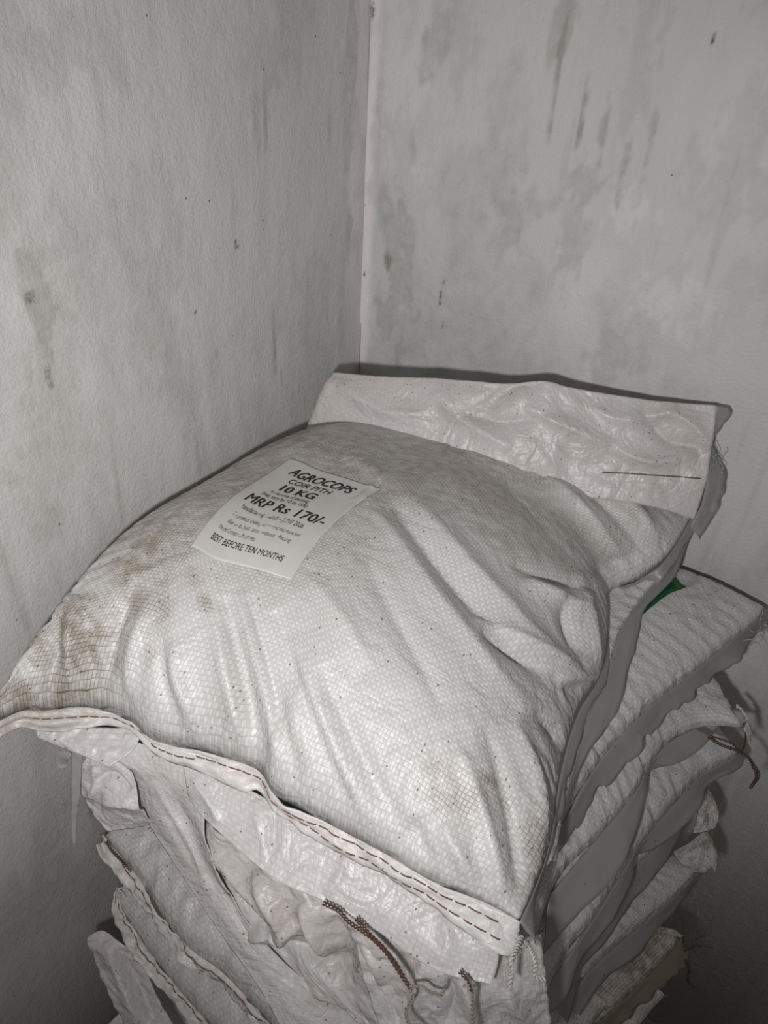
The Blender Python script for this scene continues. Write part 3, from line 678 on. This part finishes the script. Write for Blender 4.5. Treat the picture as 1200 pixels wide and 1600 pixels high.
def wallpatch(name, rows, mat, parent, **kw):
    G = np.array([[at(a, b, y=c) for a, b, c in r] for r in rows]).transpose(1, 0, 2)
    nu, nv = kw.pop('nu', 110), kw.pop('nv', 50)
    U, V = np.meshgrid(np.linspace(0, 1, nu), np.linspace(0, 1, nv), indexing='ij'); P = sample(G, U, V)
    folds = kw.pop('folds', ())
    if folds:
        X = proj(P); d = sum(stroke(P, p, h, w, True, X) for p, h, w in folds); P = P+np.array([0, -1, 0.3])*d[..., None]
    pin = np.zeros((nu, nv), bool); pin[:, -1] = True
    P = wrinkle(P, kw['ex'], kw['ex'], kw['katt'], kw['seed'], 0.6, pin, kw['amp'], (160, 25), 4)
    P[..., 1] = np.minimum(P[..., 1], -0.012)
    dm = kw.get('dirt', 0.1)*np.clip(0.5+noise2(nu, nv, 8, 4, 3, 5)*0.9, 0, 1)
    return sheet(name, P, mat, parent, 0.002, dm), P
flap, FP = wallpatch('unfilled_end', [
  [(522, 583, -0.190), (600, 589, -0.176), (700, 593, -0.155), (790, 600, -0.136), (850, 597, -0.119), (900, 608, -0.104), (1000, 624, -0.073), (1060, 630, -0.056), (1118, 634, -0.040)],
  [(508, 603, -0.211), (600, 618, -0.191), (700, 622, -0.170), (790, 632, -0.151), (850, 634, -0.134), (900, 645, -0.119), (1000, 662, -0.088), (1060, 670, -0.068), (1115, 672, -0.055)],
  [(492, 640, -0.223), (600, 650, -0.201), (700, 660, -0.180), (790, 672, -0.166), (850, 678, -0.149), (900, 690, -0.134), (1000, 705, -0.103), (1060, 712, -0.081), (1108, 715, -0.066)],
  [(482, 668, -0.234), (600, 690, -0.216), (700, 700, -0.195), (790, 715, -0.181), (850, 722, -0.164), (900, 733, -0.144), (1000, 740, -0.113), (1060, 744, -0.091), (1103, 747, -0.077)],
  [(476, 700, -0.250), (600, 730, -0.226), (700, 740, -0.210), (790, 755, -0.191), (850, 765, -0.174), (900, 775, -0.159), (1000, 788, -0.128), (1050, 800, -0.107), (1085, 812, -0.089)]],
  M_pink, s2, ex=0.022, katt=0.02, seed=8, amp=0.004, dirt=0.25,
  folds=[([(530, 600), (600, 640), (680, 650)], 0.0095, 12), ([(680, 610), (720, 650), (800, 700)], 0.0114, 10), ([(740, 660), (790, 610), (850, 600)], -0.0095, 10), ([(700, 640), (780, 660), (860, 650)], -0.0095, 10),
         ([(820, 640), (900, 670), (960, 700)], 0.0114, 10), ([(930, 640), (980, 655), (1060, 640)], 0.0095, 9), ([(1000, 640), (1040, 690), (1100, 700)], -0.0114, 9), ([(960, 700), (1020, 720), (1090, 710)], 0.0114, 9), ([(1030, 640), (1080, 660), (1110, 700)], 0.0095, 8)])
flap['label'] = 'flat unfilled end of the sack standing against the wall'
st = P3([(955, 734, .99), (1000, 737, .99), (1050, 741, .99), (1108, 746, .99)])
NUF, NVF = FP.shape[:2]
stitches('stitching', FP[74:109, 37]+np.array([0, -0.003, 0.001]), M_stitch, s2, 0.02, 0.001, 0.0009, 0.0006)
ef = np.array([at(a, b, y=c) for a, b, c in [(1118, 634, -.04), (1114, 665, -.052), (1107, 700, -.062), (1103, 725, -.07), (1104, 747, -.075), (1095, 790, -.08), (1078, 822, -.09)]])
eg = np.array([at(a, b, y=c) for a, b, c in [(1140, 637, -.03), (1139, 652, -.035), (1116, 690, -.045), (1118, 715, -.05), (1128, 750, -.055), (1122, 790, -.06), (1092, 840, -.08)]])
film('seam_margin', ef, eg, M_film, s2, 80, 6, 25, 0.004, 0.002)
fray('frayed_threads', [at(1125, 725, y=-.05), at(1120, 712, y=-.05)], M_wthread, s2, 0.0005, 12, 0.028, 4, -0.2, 1.0)
apron = patch('hanging_end', [
  [(283, 1180, .902), (350, 1213, .896), (430, 1256, .890), (520, 1312, .882), (610, 1364, .877), (700, 1424, .872), (772, 1472, .868)],
  [(288, 1205, .892), (345, 1240, .886), (432, 1290, .882), (520, 1340, .875), (605, 1395, .868), (695, 1455, .864), (779, 1491, .860)],
  [(292, 1228, .880), (338, 1268, .874), (430, 1330, .868), (515, 1378, .864), (595, 1425, .858), (688, 1488, .853), (776, 1512, .850)],
  [(297, 1250, .868), (332, 1290, .862), (425, 1370, .855), (505, 1408, .852), (582, 1450, .846), (680, 1515, .842), (768, 1538, .842)]],
  M_loose, s2, 150, 50, ex=0.012, katt=0.05, seed=14, amp=0.003, dirt=0.1,
  folds=[([(300, 1215), (330, 1255), (345, 1290)], .006, 8), ([(400, 1250), (410, 1310), (420, 1350)], .005, 10), ([(430, 1270), (425, 1320), (415, 1345)], -.005, 8), ([(545, 1330), (530, 1370), (510, 1400)], .004, 6), ([(690, 1430), (700, 1470), (690, 1510)], .004, 12)])
apron['label'] = 'flat white unfilled end hanging out below the stitched hem'
patch('hanging_end', [[(56, 1136, .908), (110, 1136, .908), (225, 1138, .907)], [(60, 1150, .900), (98, 1158, .900), (205, 1172, .899)], [(72, 1158, .893), (106, 1170, .893), (170, 1196, .891)]], M_loose, s2, 50, 24, 0.05, 0.02, 15, 0.004)

# --- third sack: green print, and a loose open mouth draping down the front
s3 = empty('coir_pith_sack', (0.40, -0.45, 0.74))
tag(s3, 'white sack with a green printed patch near its right corner, loose cloth draping in front', 'sack')
cr3 = [(872, 1300), (940, 1185), (1013, 1107), (1087, 1047), (1133, 1008), (1177, 975), (1198, 950)]
R3 = np.vstack([V3((0.64, -0.74, 0.785)), Rz(cr3, .79, .85)])
F3 = V3((0.12, -0.77, 0.80), (0.38, -0.755, 0.80), (0.64, -0.74, 0.785))
T3, _ = low_sack(s3, F3, R3, np.vstack([V3((0.08, -0.06, 0.83), (0.45, -0.045, 0.85), (0.65, -0.04, 0.862)), R3[-1:]]), V3(F3[0], (0.09, -0.4, .81), (0.08, -0.06, .83)), 0.045, 0.035, 33, dirt=0.25, ex=0.10)
out3 = [(862, 1335), (876, 1322), (897, 1298), (917, 1263), (943, 1227), (980, 1188), (1002, 1165), (1033, 1127), (1077, 1093), (1103, 1070), (1113, 1053), (1150, 1034), (1170, 1000), (1199, 976), (1206, 960)]
film('seam_margin', R3[1:], Rz(out3, .755, .82), M_film, s3, 150, 8, 41, 0.002, 0.007)
# green print
X3 = proj(T3)
def uv3(px, py):
    d = (X3[0]-px)**2+(X3[1]-py)**2; d[T3[..., 2] < 0.84] = 1e9
    i, j = np.unravel_index(np.argmin(d), d.shape); return np.array([i/(T3.shape[0]-1), j/(T3.shape[1]-1)])
ga, gb, gc, gd = uv3(1000, 960), uv3(1040, 930), uv3(1074, 916), uv3(1046, 896)
gs, gt = np.meshgrid(np.linspace(0, 1, 24), np.linspace(0, 1, 24), indexing='ij'); gs = gs[..., None]; gt = gt[..., None]
guv = (1-gs)*(1-gt)*ga+gs*(1-gt)*gb+gs*gt*gc+(1-gs)*gt*gd
GP = sample(T3, guv[..., 0], guv[..., 1])+sample(normals(T3), guv[..., 0], guv[..., 1])*0.0012
g_ = sheet('printed_patch', GP, M_green, s3, 0.0003); g_['label'] = 'dark green printed patch'
fray('frayed_threads', [at(1190, 985, z=.84), at(1180, 1000, z=.83), at(1195, 975, z=.84)], M_wthread, s3, 0.0005, 21, 0.03, 5, 0.3, 1.0)
band = patch('draped_mouth', [
  [(108, 1135, .903), (170, 1148, .903), (230, 1165, .900), (300, 1196, .893)],
  [(135, 1173, .885), (185, 1185, .886), (245, 1205, .882), (305, 1240, .875)],
  [(192, 1203, .865), (228, 1220, .866), (268, 1240, .862), (318, 1275, .855)],
  [(226, 1275, .81), (256, 1285, .822), (292, 1290, .825), (322, 1330, .82)],
  [(280, 1360, .765), (303, 1362, .775), (328, 1370, .775), (358, 1405, .765)],
  [(350, 1465, .715), (375, 1468, .725), (400, 1478, .725), (440, 1500, .715)],
  [(400, 1535, .685), (435, 1540, .695), (470, 1550, .692), (515, 1560, .68)],
  [(435, 1597, .66), (478, 1600, .668), (520, 1600, .668), (575, 1605, .66)],
  [(480, 1680, .62), (530, 1680, .63), (580, 1680, .63), (640, 1690, .62)]],
  M_loose, s3, 46, 130, ex=0.02, katt=0.04, seed=16, amp=0.003, dirt=0.30, folds=[([(240, 1220), (300, 1320), (330, 1400)], .006, 7), ([(262, 1225), (320, 1330), (400, 1490)], -.005, 7)])
band['label'] = 'long flat strip of cloth hanging diagonally'
patch('draped_mouth', [
  [(296, 1250, 0.834), (345, 1300, 0.832), (430, 1362, 0.828), (500, 1398, 0.824), (580, 1440, 0.820), (690, 1508, 0.818)],
  [(318, 1290, 0.817), (362, 1325, 0.820), (440, 1385, 0.818), (500, 1420, 0.817), (585, 1462, 0.812), (690, 1540, 0.808)],
  [(332, 1345, 0.782), (375, 1365, 0.794), (440, 1410, 0.797), (490, 1440, 0.797), (575, 1490, 0.790), (680, 1570, 0.782)],
  [(350, 1400, 0.752), (395, 1418, 0.764), (455, 1450, 0.772), (490, 1475, 0.767), (560, 1510, 0.762), (660, 1590, 0.757)],
  [(378, 1450, 0.730), (420, 1458, 0.744), (460, 1462, 0.747), (500, 1490, 0.737), (560, 1535, 0.732), (640, 1610, 0.732)],
  [(400, 1475, 0.717), (440, 1490, 0.717), (480, 1515, 0.717), (520, 1545, 0.712), (560, 1570, 0.707), (630, 1640, 0.707)],
  [(470, 1550, 0.682), (500, 1560, 0.687), (540, 1580, 0.687), (570, 1605, 0.682), (610, 1630, 0.677), (660, 1680, 0.672)]],
  M_pink, s3, 100, 90, ex=0.06, katt=0.015, seed=17, amp=0.009, dirt=0.35,
  folds=[([(315, 1290), (380, 1370), (450, 1440)], 0.0180, 12), ([(330, 1330), (390, 1410), (430, 1460)], -0.0150, 10), ([(400, 1360), (440, 1420), (452, 1455)], 0.0150, 9), ([(390, 1462), (430, 1452), (470, 1450)], 0.0180, 9),
         ([(420, 1480), (480, 1490), (560, 1520)], -0.0180, 14), ([(470, 1410), (500, 1470), (520, 1510)], 0.0150, 10), ([(520, 1430), (540, 1480), (545, 1520)], -0.0120, 9), ([(560, 1460), (590, 1500), (600, 1540)], 0.0120, 10)])
patch('draped_mouth', [
  [(140, 1176, .885), (172, 1183, .885), (205, 1205, .875)],
  [(126, 1205, .858), (168, 1208, .872), (214, 1235, .862)],
  [(128, 1235, .832), (172, 1240, .85), (222, 1262, .84)],
  [(145, 1268, .808), (182, 1270, .822), (232, 1280, .815)],
  [(168, 1296, .788), (198, 1294, .792), (235, 1287, .798)]], M_loose, s3, 50, 50, 0.07, 0.02, 18, 0.006, dirt=0.15,
  folds=[([(140, 1230), (170, 1210), (205, 1235)], -.010, 8), ([(160, 1250), (200, 1250), (225, 1262)], .010, 9), ([(150, 1195), (150, 1230), (142, 1250)], .008, 6)])
patch('torn_film_strip', [[(110, 1168, .89), (128, 1170, .89)], [(112, 1200, .87), (127, 1200, .87)], [(112, 1245, .84), (124, 1245, .84)], [(112, 1285, .81), (119, 1285, .81)], [(114, 1318, .79), (118, 1318, .79)]], M_film, s3, 8, 50, 0.03, 0.03, 19, 0.002, thick=0.0008)
patch('torn_film_strip', [[(100, 1172, .89), (112, 1176, .89)], [(88, 1178, .885), (108, 1185, .885)], [(88, 1195, .873), (105, 1192, .873)], [(96, 1201, .868), (104, 1199, .868)]], M_film, s3, 14, 20, 0.03, 0.03, 20, 0.002, thick=0.0008)

# --- fourth sack
s4 = empty('coir_pith_sack', (0.41, -0.47, 0.66))
tag(s4, 'fourth sack from the top, white, brown chain stitching dangling from its right corner', 'sack')
cr4 = [(858, 1400), (935, 1307), (993, 1237), (1012, 1200), (1045, 1160), (1087, 1138), (1125, 1134), (1163, 1138)]
R4 = np.vstack([V3((0.67, -0.76, 0.705)), Rz(cr4, .71, .76)])
F4 = V3((0.12, -0.745, 0.72), (0.40, -0.77, 0.715), (0.67, -0.76, 0.705))
T4, _ = low_sack(s4, F4, R4, np.vstack([V3((0.08, -0.07, 0.74), (0.55, -0.07, 0.765), (0.68, -0.10, 0.775)), R4[-1:]]), V3(F4[0], (0.09, -0.4, .73), (0.08, -0.07, .74)), 0.05, 0.035, 35, dirt=0.3, ex=0.10)
out4 = [(848, 1492), (900, 1433), (937, 1398), (975, 1350), (992, 1312), (1010, 1250), (1014, 1206), (1057, 1193), (1090, 1173), (1110, 1152)]
film('seam_margin', R4[1:7], Rz(out4, .675, .73), M_film, s4, 110, 8, 43, 0.002, 0.001)
hm4, _ = hem_patch('stitched_hem', P3([(1163, 1138, .76), (1166, 1120, .765), (1150, 1100, .77)]), P3([(1172, 1168, .75), (1172, 1140, .75), (1160, 1110, .76)]), M_hem, s4, 30, 6, 44, 0.002, 0.8)
def rope(name, pts, mat, parent, r=0.0022, w=0.0014, turns=None):
    r *= 0.62; w *= 0.62
    p = P3(pts); L = np.linalg.norm(np.diff(p, axis=0), axis=1).sum()
    return tube(name, twist(p, r, turns or L/0.0075, int(L/0.0008), 2), w, mat, parent, 5)
rope('chain_stitch_thread', [(1107, 1152, .752), (1130, 1165, .752), (1150, 1172, .752), (1168, 1182, .745), (1178, 1200, .735), (1182, 1215, .725), (1172, 1232, .715)], M_thread, s4, 0.0026, 0.0016)
rope('chain_stitch_thread', [(1110, 1150, .756), (1140, 1160, .756), (1160, 1172, .75), (1166, 1145, .75), (1162, 1130, .755)], M_thread, s4, 0.002, 0.0012)
rope('chain_stitch_thread', [(1164, 1178, .748), (1176, 1192, .74), (1186, 1210, .73), (1178, 1225, .72)], M_thread, s4, 0.002, 0.0012)
patch('loose_end', [
  [(540, 1425, .832), (620, 1470, .832), (700, 1520, .832), (770, 1476, .836), (845, 1460, .826)],
  [(560, 1490, .795), (630, 1520, .80), (700, 1560, .80), (775, 1545, .80), (850, 1530, .79)],
  [(580, 1560, .750), (640, 1575, .76), (705, 1600, .76), (785, 1590, .76), (856, 1580, .75)],
  [(610, 1640, .70), (660, 1650, .71), (720, 1660, .71), (790, 1650, .71), (860, 1640, .70)]],
  M_loose, s4, 90, 60, ex=0.06, katt=0.02, seed=22, amp=0.006, dirt=0.25,
  folds=[([(660, 1500), (655, 1550), (640, 1600)], .010, 9), ([(700, 1520), (712, 1560), (700, 1600)], -.010, 8), ([(720, 1530), (735, 1570), (740, 1610)], .010, 8), ([(590, 1500), (620, 1540), (625, 1600)], -.012, 12), ([(790, 1540), (800, 1570), (830, 1600)], .006, 10)])
rope('chain_stitch_thread', [(505, 1411, .868), (530, 1424, .866), (545, 1440, .864), (580, 1465, .86), (605, 1490, .855), (625, 1520, .85), (642, 1545, .845)], M_thread, s4, 0.0024, 0.0014)
rope('chain_stitch_thread', [(556, 1436, .866), (580, 1462, .864), (600, 1482, .86), (618, 1505, .855), (638, 1540, .85)], M_thread, s4, 0.0022, 0.0013)
rope('chain_stitch_thread', [(640, 1542, .848), (645, 1560, .838), (634, 1580, .828), (640, 1602, .818), (660, 1625, .81)], M_thread2, s4, 0.0016, 0.0014)
rope('chain_stitch_thread', [(640, 1542, .848), (660, 1541, .848), (672, 1550, .846), (690, 1554, .846), (696, 1538, .848)], M_thread2, s4, 0.0014, 0.0012)
rope('chain_stitch_thread', [(728, 1525, .855), (740, 1545, .848), (738, 1575, .835), (740, 1620, .82)], M_thread2, s4, 0.0018, 0.0014)
rope('chain_stitch_thread', [(718, 1518, .858), (733, 1535, .852), (737, 1550, .845)], M_thread, s4, 0.002, 0.0012)

# --- fifth sack
s5 = empty('coir_pith_sack', (0.41, -0.47, 0.58))
tag(s5, 'white sack with the upper of the two slanting stitched hems at the left', 'sack')
cr5 = [(862, 1530), (925, 1440), (968, 1370), (998, 1325), (1048, 1262), (1092, 1214), (1125, 1195), (1156, 1178)]
R5 = np.vstack([V3((0.69, -0.80, 0.62)), Rz(cr5, .62, .665)])
F5 = np.vstack([P3([(163, 1308, .635), (215, 1370, .62), (260, 1440, .605), (300, 1485, .597), (350, 1522, .59), (420, 1595, .58), (520, 1690, .575)]), R5[:1]])
low_sack(s5, F5, R5, np.vstack([V3((0.07, -0.08, 0.64), (0.45, -0.08, 0.66), (0.68, -0.10, 0.67)), R5[-1:]]), V3(F5[0], (0.08, -0.4, .64), (0.07, -0.08, .64)), 0.075, 0.035, 37, dirt=0.15, ex=0.10, bv=0.4)
out5 = [(848, 1590), (882, 1558), (908, 1500), (949, 1450), (967, 1418), (988, 1372), (991, 1339), (1025, 1325), (1063, 1293), (1095, 1258), (1105, 1226), (1153, 1201), (1161, 1184)]
film('seam_margin', R5[1:], Rz(out5, .585, .64), M_film, s5, 130, 8, 45, 0.002, 0.001)
h5 = P3([(150, 1322, .632), (160, 1342, .625), (176, 1357, .615), (200, 1386, .605), (224, 1416, .595), (258, 1462, .585), (292, 1500, .578), (342, 1540, .57), (405, 1602, .565), (500, 1690, .56)])
hm5, H5 = hem_patch('stitched_hem', F5[:-1], h5, M_hem, s5, 110, 8, 47, 0.006, 0.35, 0.05)
stitches('stitching', H5[8:100, 2]-fw*0.001, M_stitch, s5, 0.012, 0.001, 0.0008)
rope('chain_stitch_thread', [(166, 1315, .645), (175, 1330, .64), (190, 1345, .632), (205, 1362, .622)], M_thread, s5, 0.002, 0.0012)
fray('frayed_threads', [at(158, 1312, z=.64), at(165, 1306, z=.64)], M_thread2, s5, 0.0005, 31, 0.04, 5, 1.0, 0.7)
rope('hanging_thread', [(146, 1322, .64), (143, 1345, .62), (150, 1360, .61), (155, 1365, .61)], M_thread2, s5, 0.001, 0.0006)
# --- sixth
s6 = empty('coir_pith_sack', (0.41, -0.47, 0.50))
tag(s6, 'white sack with the lower of the two slanting stitched hems at the left', 'sack')
cr6 = [(870, 1580), (905, 1500), (960, 1410), (985, 1362), (1030, 1320), (1062, 1288)]
R6 = np.vstack([V3((0.70, -0.84, 0.53)), Rz(cr6, .54, .57)])
F6 = np.vstack([P3([(192, 1386, .535), (189, 1415, .52), (215, 1460, .51), (260, 1522, .50), (325, 1597, .49), (420, 1690, .48)]), R6[:1]])
low_sack(s6, F6, R6, np.vstack([V3((0.08, -0.12, 0.55), (0.45, -0.14, 0.57), (0.66, -0.20, 0.57)), R6[-1:]]), V3(F6[0], (0.08, -0.45, .55), (0.08, -0.12, .55)), 0.06, 0.035, 39, dirt=0.2, ex=0.08, bv=0.4)
film('seam_margin', R6[1:], Rz([(890, 1600), (908, 1518), (943, 1475), (990, 1408), (1037, 1354), (1060, 1314), (1064, 1292)], .50, .545), M_film, s6, 90, 7, 49, 0.002, 0.001)
h6 = P3([(183, 1388, .53), (176, 1412, .52), (180, 1432, .51), (200, 1474, .50), (243, 1534, .49), (303, 1605, .48), (395, 1695, .47)])
hm6, H6 = hem_patch('stitched_hem', F6[:-1], h6, M_hem, s6, 100, 8, 51, 0.006, 0.35, 0.05)
stitches('stitching', H6[6:92, 2]-fw*0.001, M_stitch, s6, 0.012, 0.001, 0.0008)
fray('frayed_threads', [at(185, 1388, z=.54), at(190, 1380, z=.54)], M_thread2, s6, 0.0005, 32, 0.03, 5, 0.8, 0.7)
# --- seventh
s7 = empty('coir_pith_sack', (0.42, -0.48, 0.41))
tag(s7, 'white sack with a frayed right corner and a crumpled end poking out low left', 'sack')
cr7 = [(880, 1570), (917, 1522), (967, 1474), (1025, 1427), (1075, 1380), (1096, 1352)]
R7 = np.vstack([V3((0.70, -0.84, 0.44)), Rz(cr7, .45, .475)])
F7 = V3((0.09, -0.76, 0.43), (0.4, -0.80, 0.43), (0.70, -0.84, 0.44))
low_sack(s7, F7, R7, np.vstack([V3((0.08, -0.16, 0.46), (0.45, -0.20, 0.47), (0.66, -0.26, 0.475)), R7[-1:]]), V3(F7[0], (0.08, -0.45, .45), (0.08, -0.16, .46)), 0.06, 0.035, 53, dirt=0.5, ex=0.08)
film('seam_margin', R7[1:], Rz([(905, 1585), (943, 1534), (996, 1497), (1022, 1460), (1063, 1413), (1077, 1391), (1100, 1362)], .42, .45), M_film, s7, 90, 7, 55, 0.002, 0.001, 0.2)
patch('dirty_corner', [[(1052, 1330, .50), (1075, 1318, .505), (1100, 1300, .51), (1112, 1310, .50)], [(1062, 1345, .495), (1085, 1335, .50), (1108, 1322, .50), (1120, 1335, .49)], [(1085, 1362, .48), (1100, 1362, .48), (1112, 1355, .48), (1118, 1362, .475)]], M_sack, s7, 40, 30, 0.06, 0.02, 56, 0.005, dirt=1.4)
patch('dirty_corner', [[(1094, 1236, .555), (1104, 1232, .557), (1112, 1240, .555)], [(1092, 1262, .54), (1108, 1258, .542), (1122, 1268, .54)], [(1084, 1300, .52), (1100, 1298, .522), (1118, 1292, .52)]], M_sack, s7, 30, 36, 0.06, 0.02, 58, 0.004, dirt=1.6)
fray('frayed_threads', [at(1100, 1362, z=.47), at(1085, 1385, z=.46), at(1110, 1295, z=.52), at(1118, 1330, z=.49)], M_thread2, s7, 0.0005, 34, 0.04, 5, 0.8, 0.8)
patch('crumpled_end', [
  [(139, 1462, .475), (160, 1454, .482), (182, 1468, .478), (205, 1485, .472)],
  [(140, 1478, .462), (168, 1485, .468), (195, 1495, .462), (225, 1500, .455)],
  [(155, 1515, .435), (182, 1520, .442), (210, 1525, .440), (236, 1535, .435)],
  [(172, 1555, .412), (198, 1560, .418), (228, 1565, .415), (255, 1575, .408)],
  [(195, 1600, .385), (225, 1605, .392), (255, 1610, .388), (285, 1620, .38)],
  [(225, 1660, .35), (260, 1660, .36), (290, 1665, .355), (330, 1670, .35)]],
  M_pink, s7, 46, 70, ex=0.06, katt=0.02, seed=57, amp=0.006, dirt=0.1, folds=[([(165, 1470), (190, 1530), (220, 1600)], .010, 8), ([(185, 1480), (215, 1540), (245, 1600)], -.010, 9)])
# --- eighth, ninth and the ones down to the floor
s8 = empty('coir_pith_sack', (0.42, -0.48, 0.32))
tag(s8, 'mud-stained tan sack near the floor with a dirty stitched right corner', 'sack')
cr8 = [(920, 1610), (961, 1575), (996, 1541), (1034, 1503), (1056, 1478), (1064, 1465)]
R8 = np.vstack([V3((0.70, -0.82, 0.35)), Rz(cr8, .355, .385)])
F8 = V3((0.10, -0.78, 0.34), (0.4, -0.80, 0.34), (0.70, -0.82, 0.35))
low_sack(s8, F8, R8, np.vstack([V3((0.08, -0.16, 0.36), (0.45, -0.22, 0.37), (0.66, -0.32, 0.39)), R8[-1:]]), V3(F8[0], (0.08, -0.45, .35), (0.08, -0.16, .36)), 0.05, 0.035, 61, dirt=1.5, ex=0.08)
film('seam_margin', R8[1:], Rz([(950, 1615), (981, 1588), (1010, 1563), (1037, 1541), (1069, 1512), (1076, 1486)], .325, .36), M_film2, s8, 80, 7, 62, 0.003, 0.003, 0.7)
hem_patch('stitched_hem', P3([(1024, 1452, .40), (1045, 1460, .40), (1064, 1465, .39)]), P3([(1030, 1446, .40), (1050, 1452, .40), (1068, 1462, .39)]), M_hem, s8, 24, 5, 63, 0.002, 1.0)
rope('chain_stitch_thread', [(1070, 1500, .37), (1077, 1515, .36), (1074, 1530, .35), (1084, 1545, .34)], M_thread, s8, 0.003, 0.0014)
fray('frayed_threads', [at(1068, 1470, z=.38), at(1072, 1480, z=.375)], M_thread, s8, 0.0006, 33, 0.045, 6, 0.5, 0.8)
s9 = empty('coir_pith_sack', (0.42, -0.48, 0.22))
tag(s9, 'lowest dusty white sack in sight at the bottom edge, just below the mud-stained tan one', 'sack')
R9 = np.vstack([V3((0.70, -0.82, 0.25)), Rz([(960, 1650), (1000, 1600), (1032, 1562), (1044, 1556)], .255, .28)])
F9 = V3((0.09, -0.80, 0.24), (0.4, -0.81, 0.24), (0.70, -0.82, 0.25))
low_sack(s9, F9, R9, np.vstack([V3((0.08, -0.16, 0.26), (0.45, -0.22, 0.27), (0.66, -0.34, 0.28)), R9[-1:]]), V3(F9[0], (0.08, -0.45, .25), (0.08, -0.16, .26)), 0.05, 0.10, 65, dirt=0.7, ex=0.08)
patch('loose_corner', [[(150, 1620, .35), (200, 1572, .36), (222, 1580, .36)], [(170, 1640, .33), (215, 1610, .34), (250, 1620, .34)], [(190, 1680, .30), (235, 1660, .31), (280, 1670, .31)]], M_pink, s9, 30, 26, 0.05, 0.02, 66, 0.005)
s10 = empty('coir_pith_sack', (0.42, -0.48, 0.04))
def low_tag(o, k):
    tag(o, 'white sack %s, below the photo' % ['just beneath the lowest one in sight', 'fifth up from the floor', 'fourth up from the floor', 'third up from the floor', 'second up from the floor', 'lying on the cement floor'][k], 'sack', 'sacks at the foot of the stack')
low_tag(s10, 0)
low_sack(s10, V3((0.09, -0.80, 0.09), (0.4, -0.81, 0.09), (0.70, -0.80, 0.09)), V3((0.70, -0.80, .09), (0.72, -0.4, .09), (0.72, -0.14, .09)), V3((0.08, -0.12, 0.09), (0.45, -0.12, 0.09), (0.72, -0.14, 0.09)), V3((0.09, -0.80, .09), (0.08, -0.45, .09), (0.08, -0.12, .09)), 0.05, 0.05, 67, dirt=0.5, ex=0.03)
for k in range(1, 6):
    c = s10.copy(); COL.objects.link(c); c.location = (0.42, -0.48, 0.04-0.098*k); low_tag(c, k)
    for ch in list(s10.children):
        d = ch.copy(); COL.objects.link(d); d.parent = c
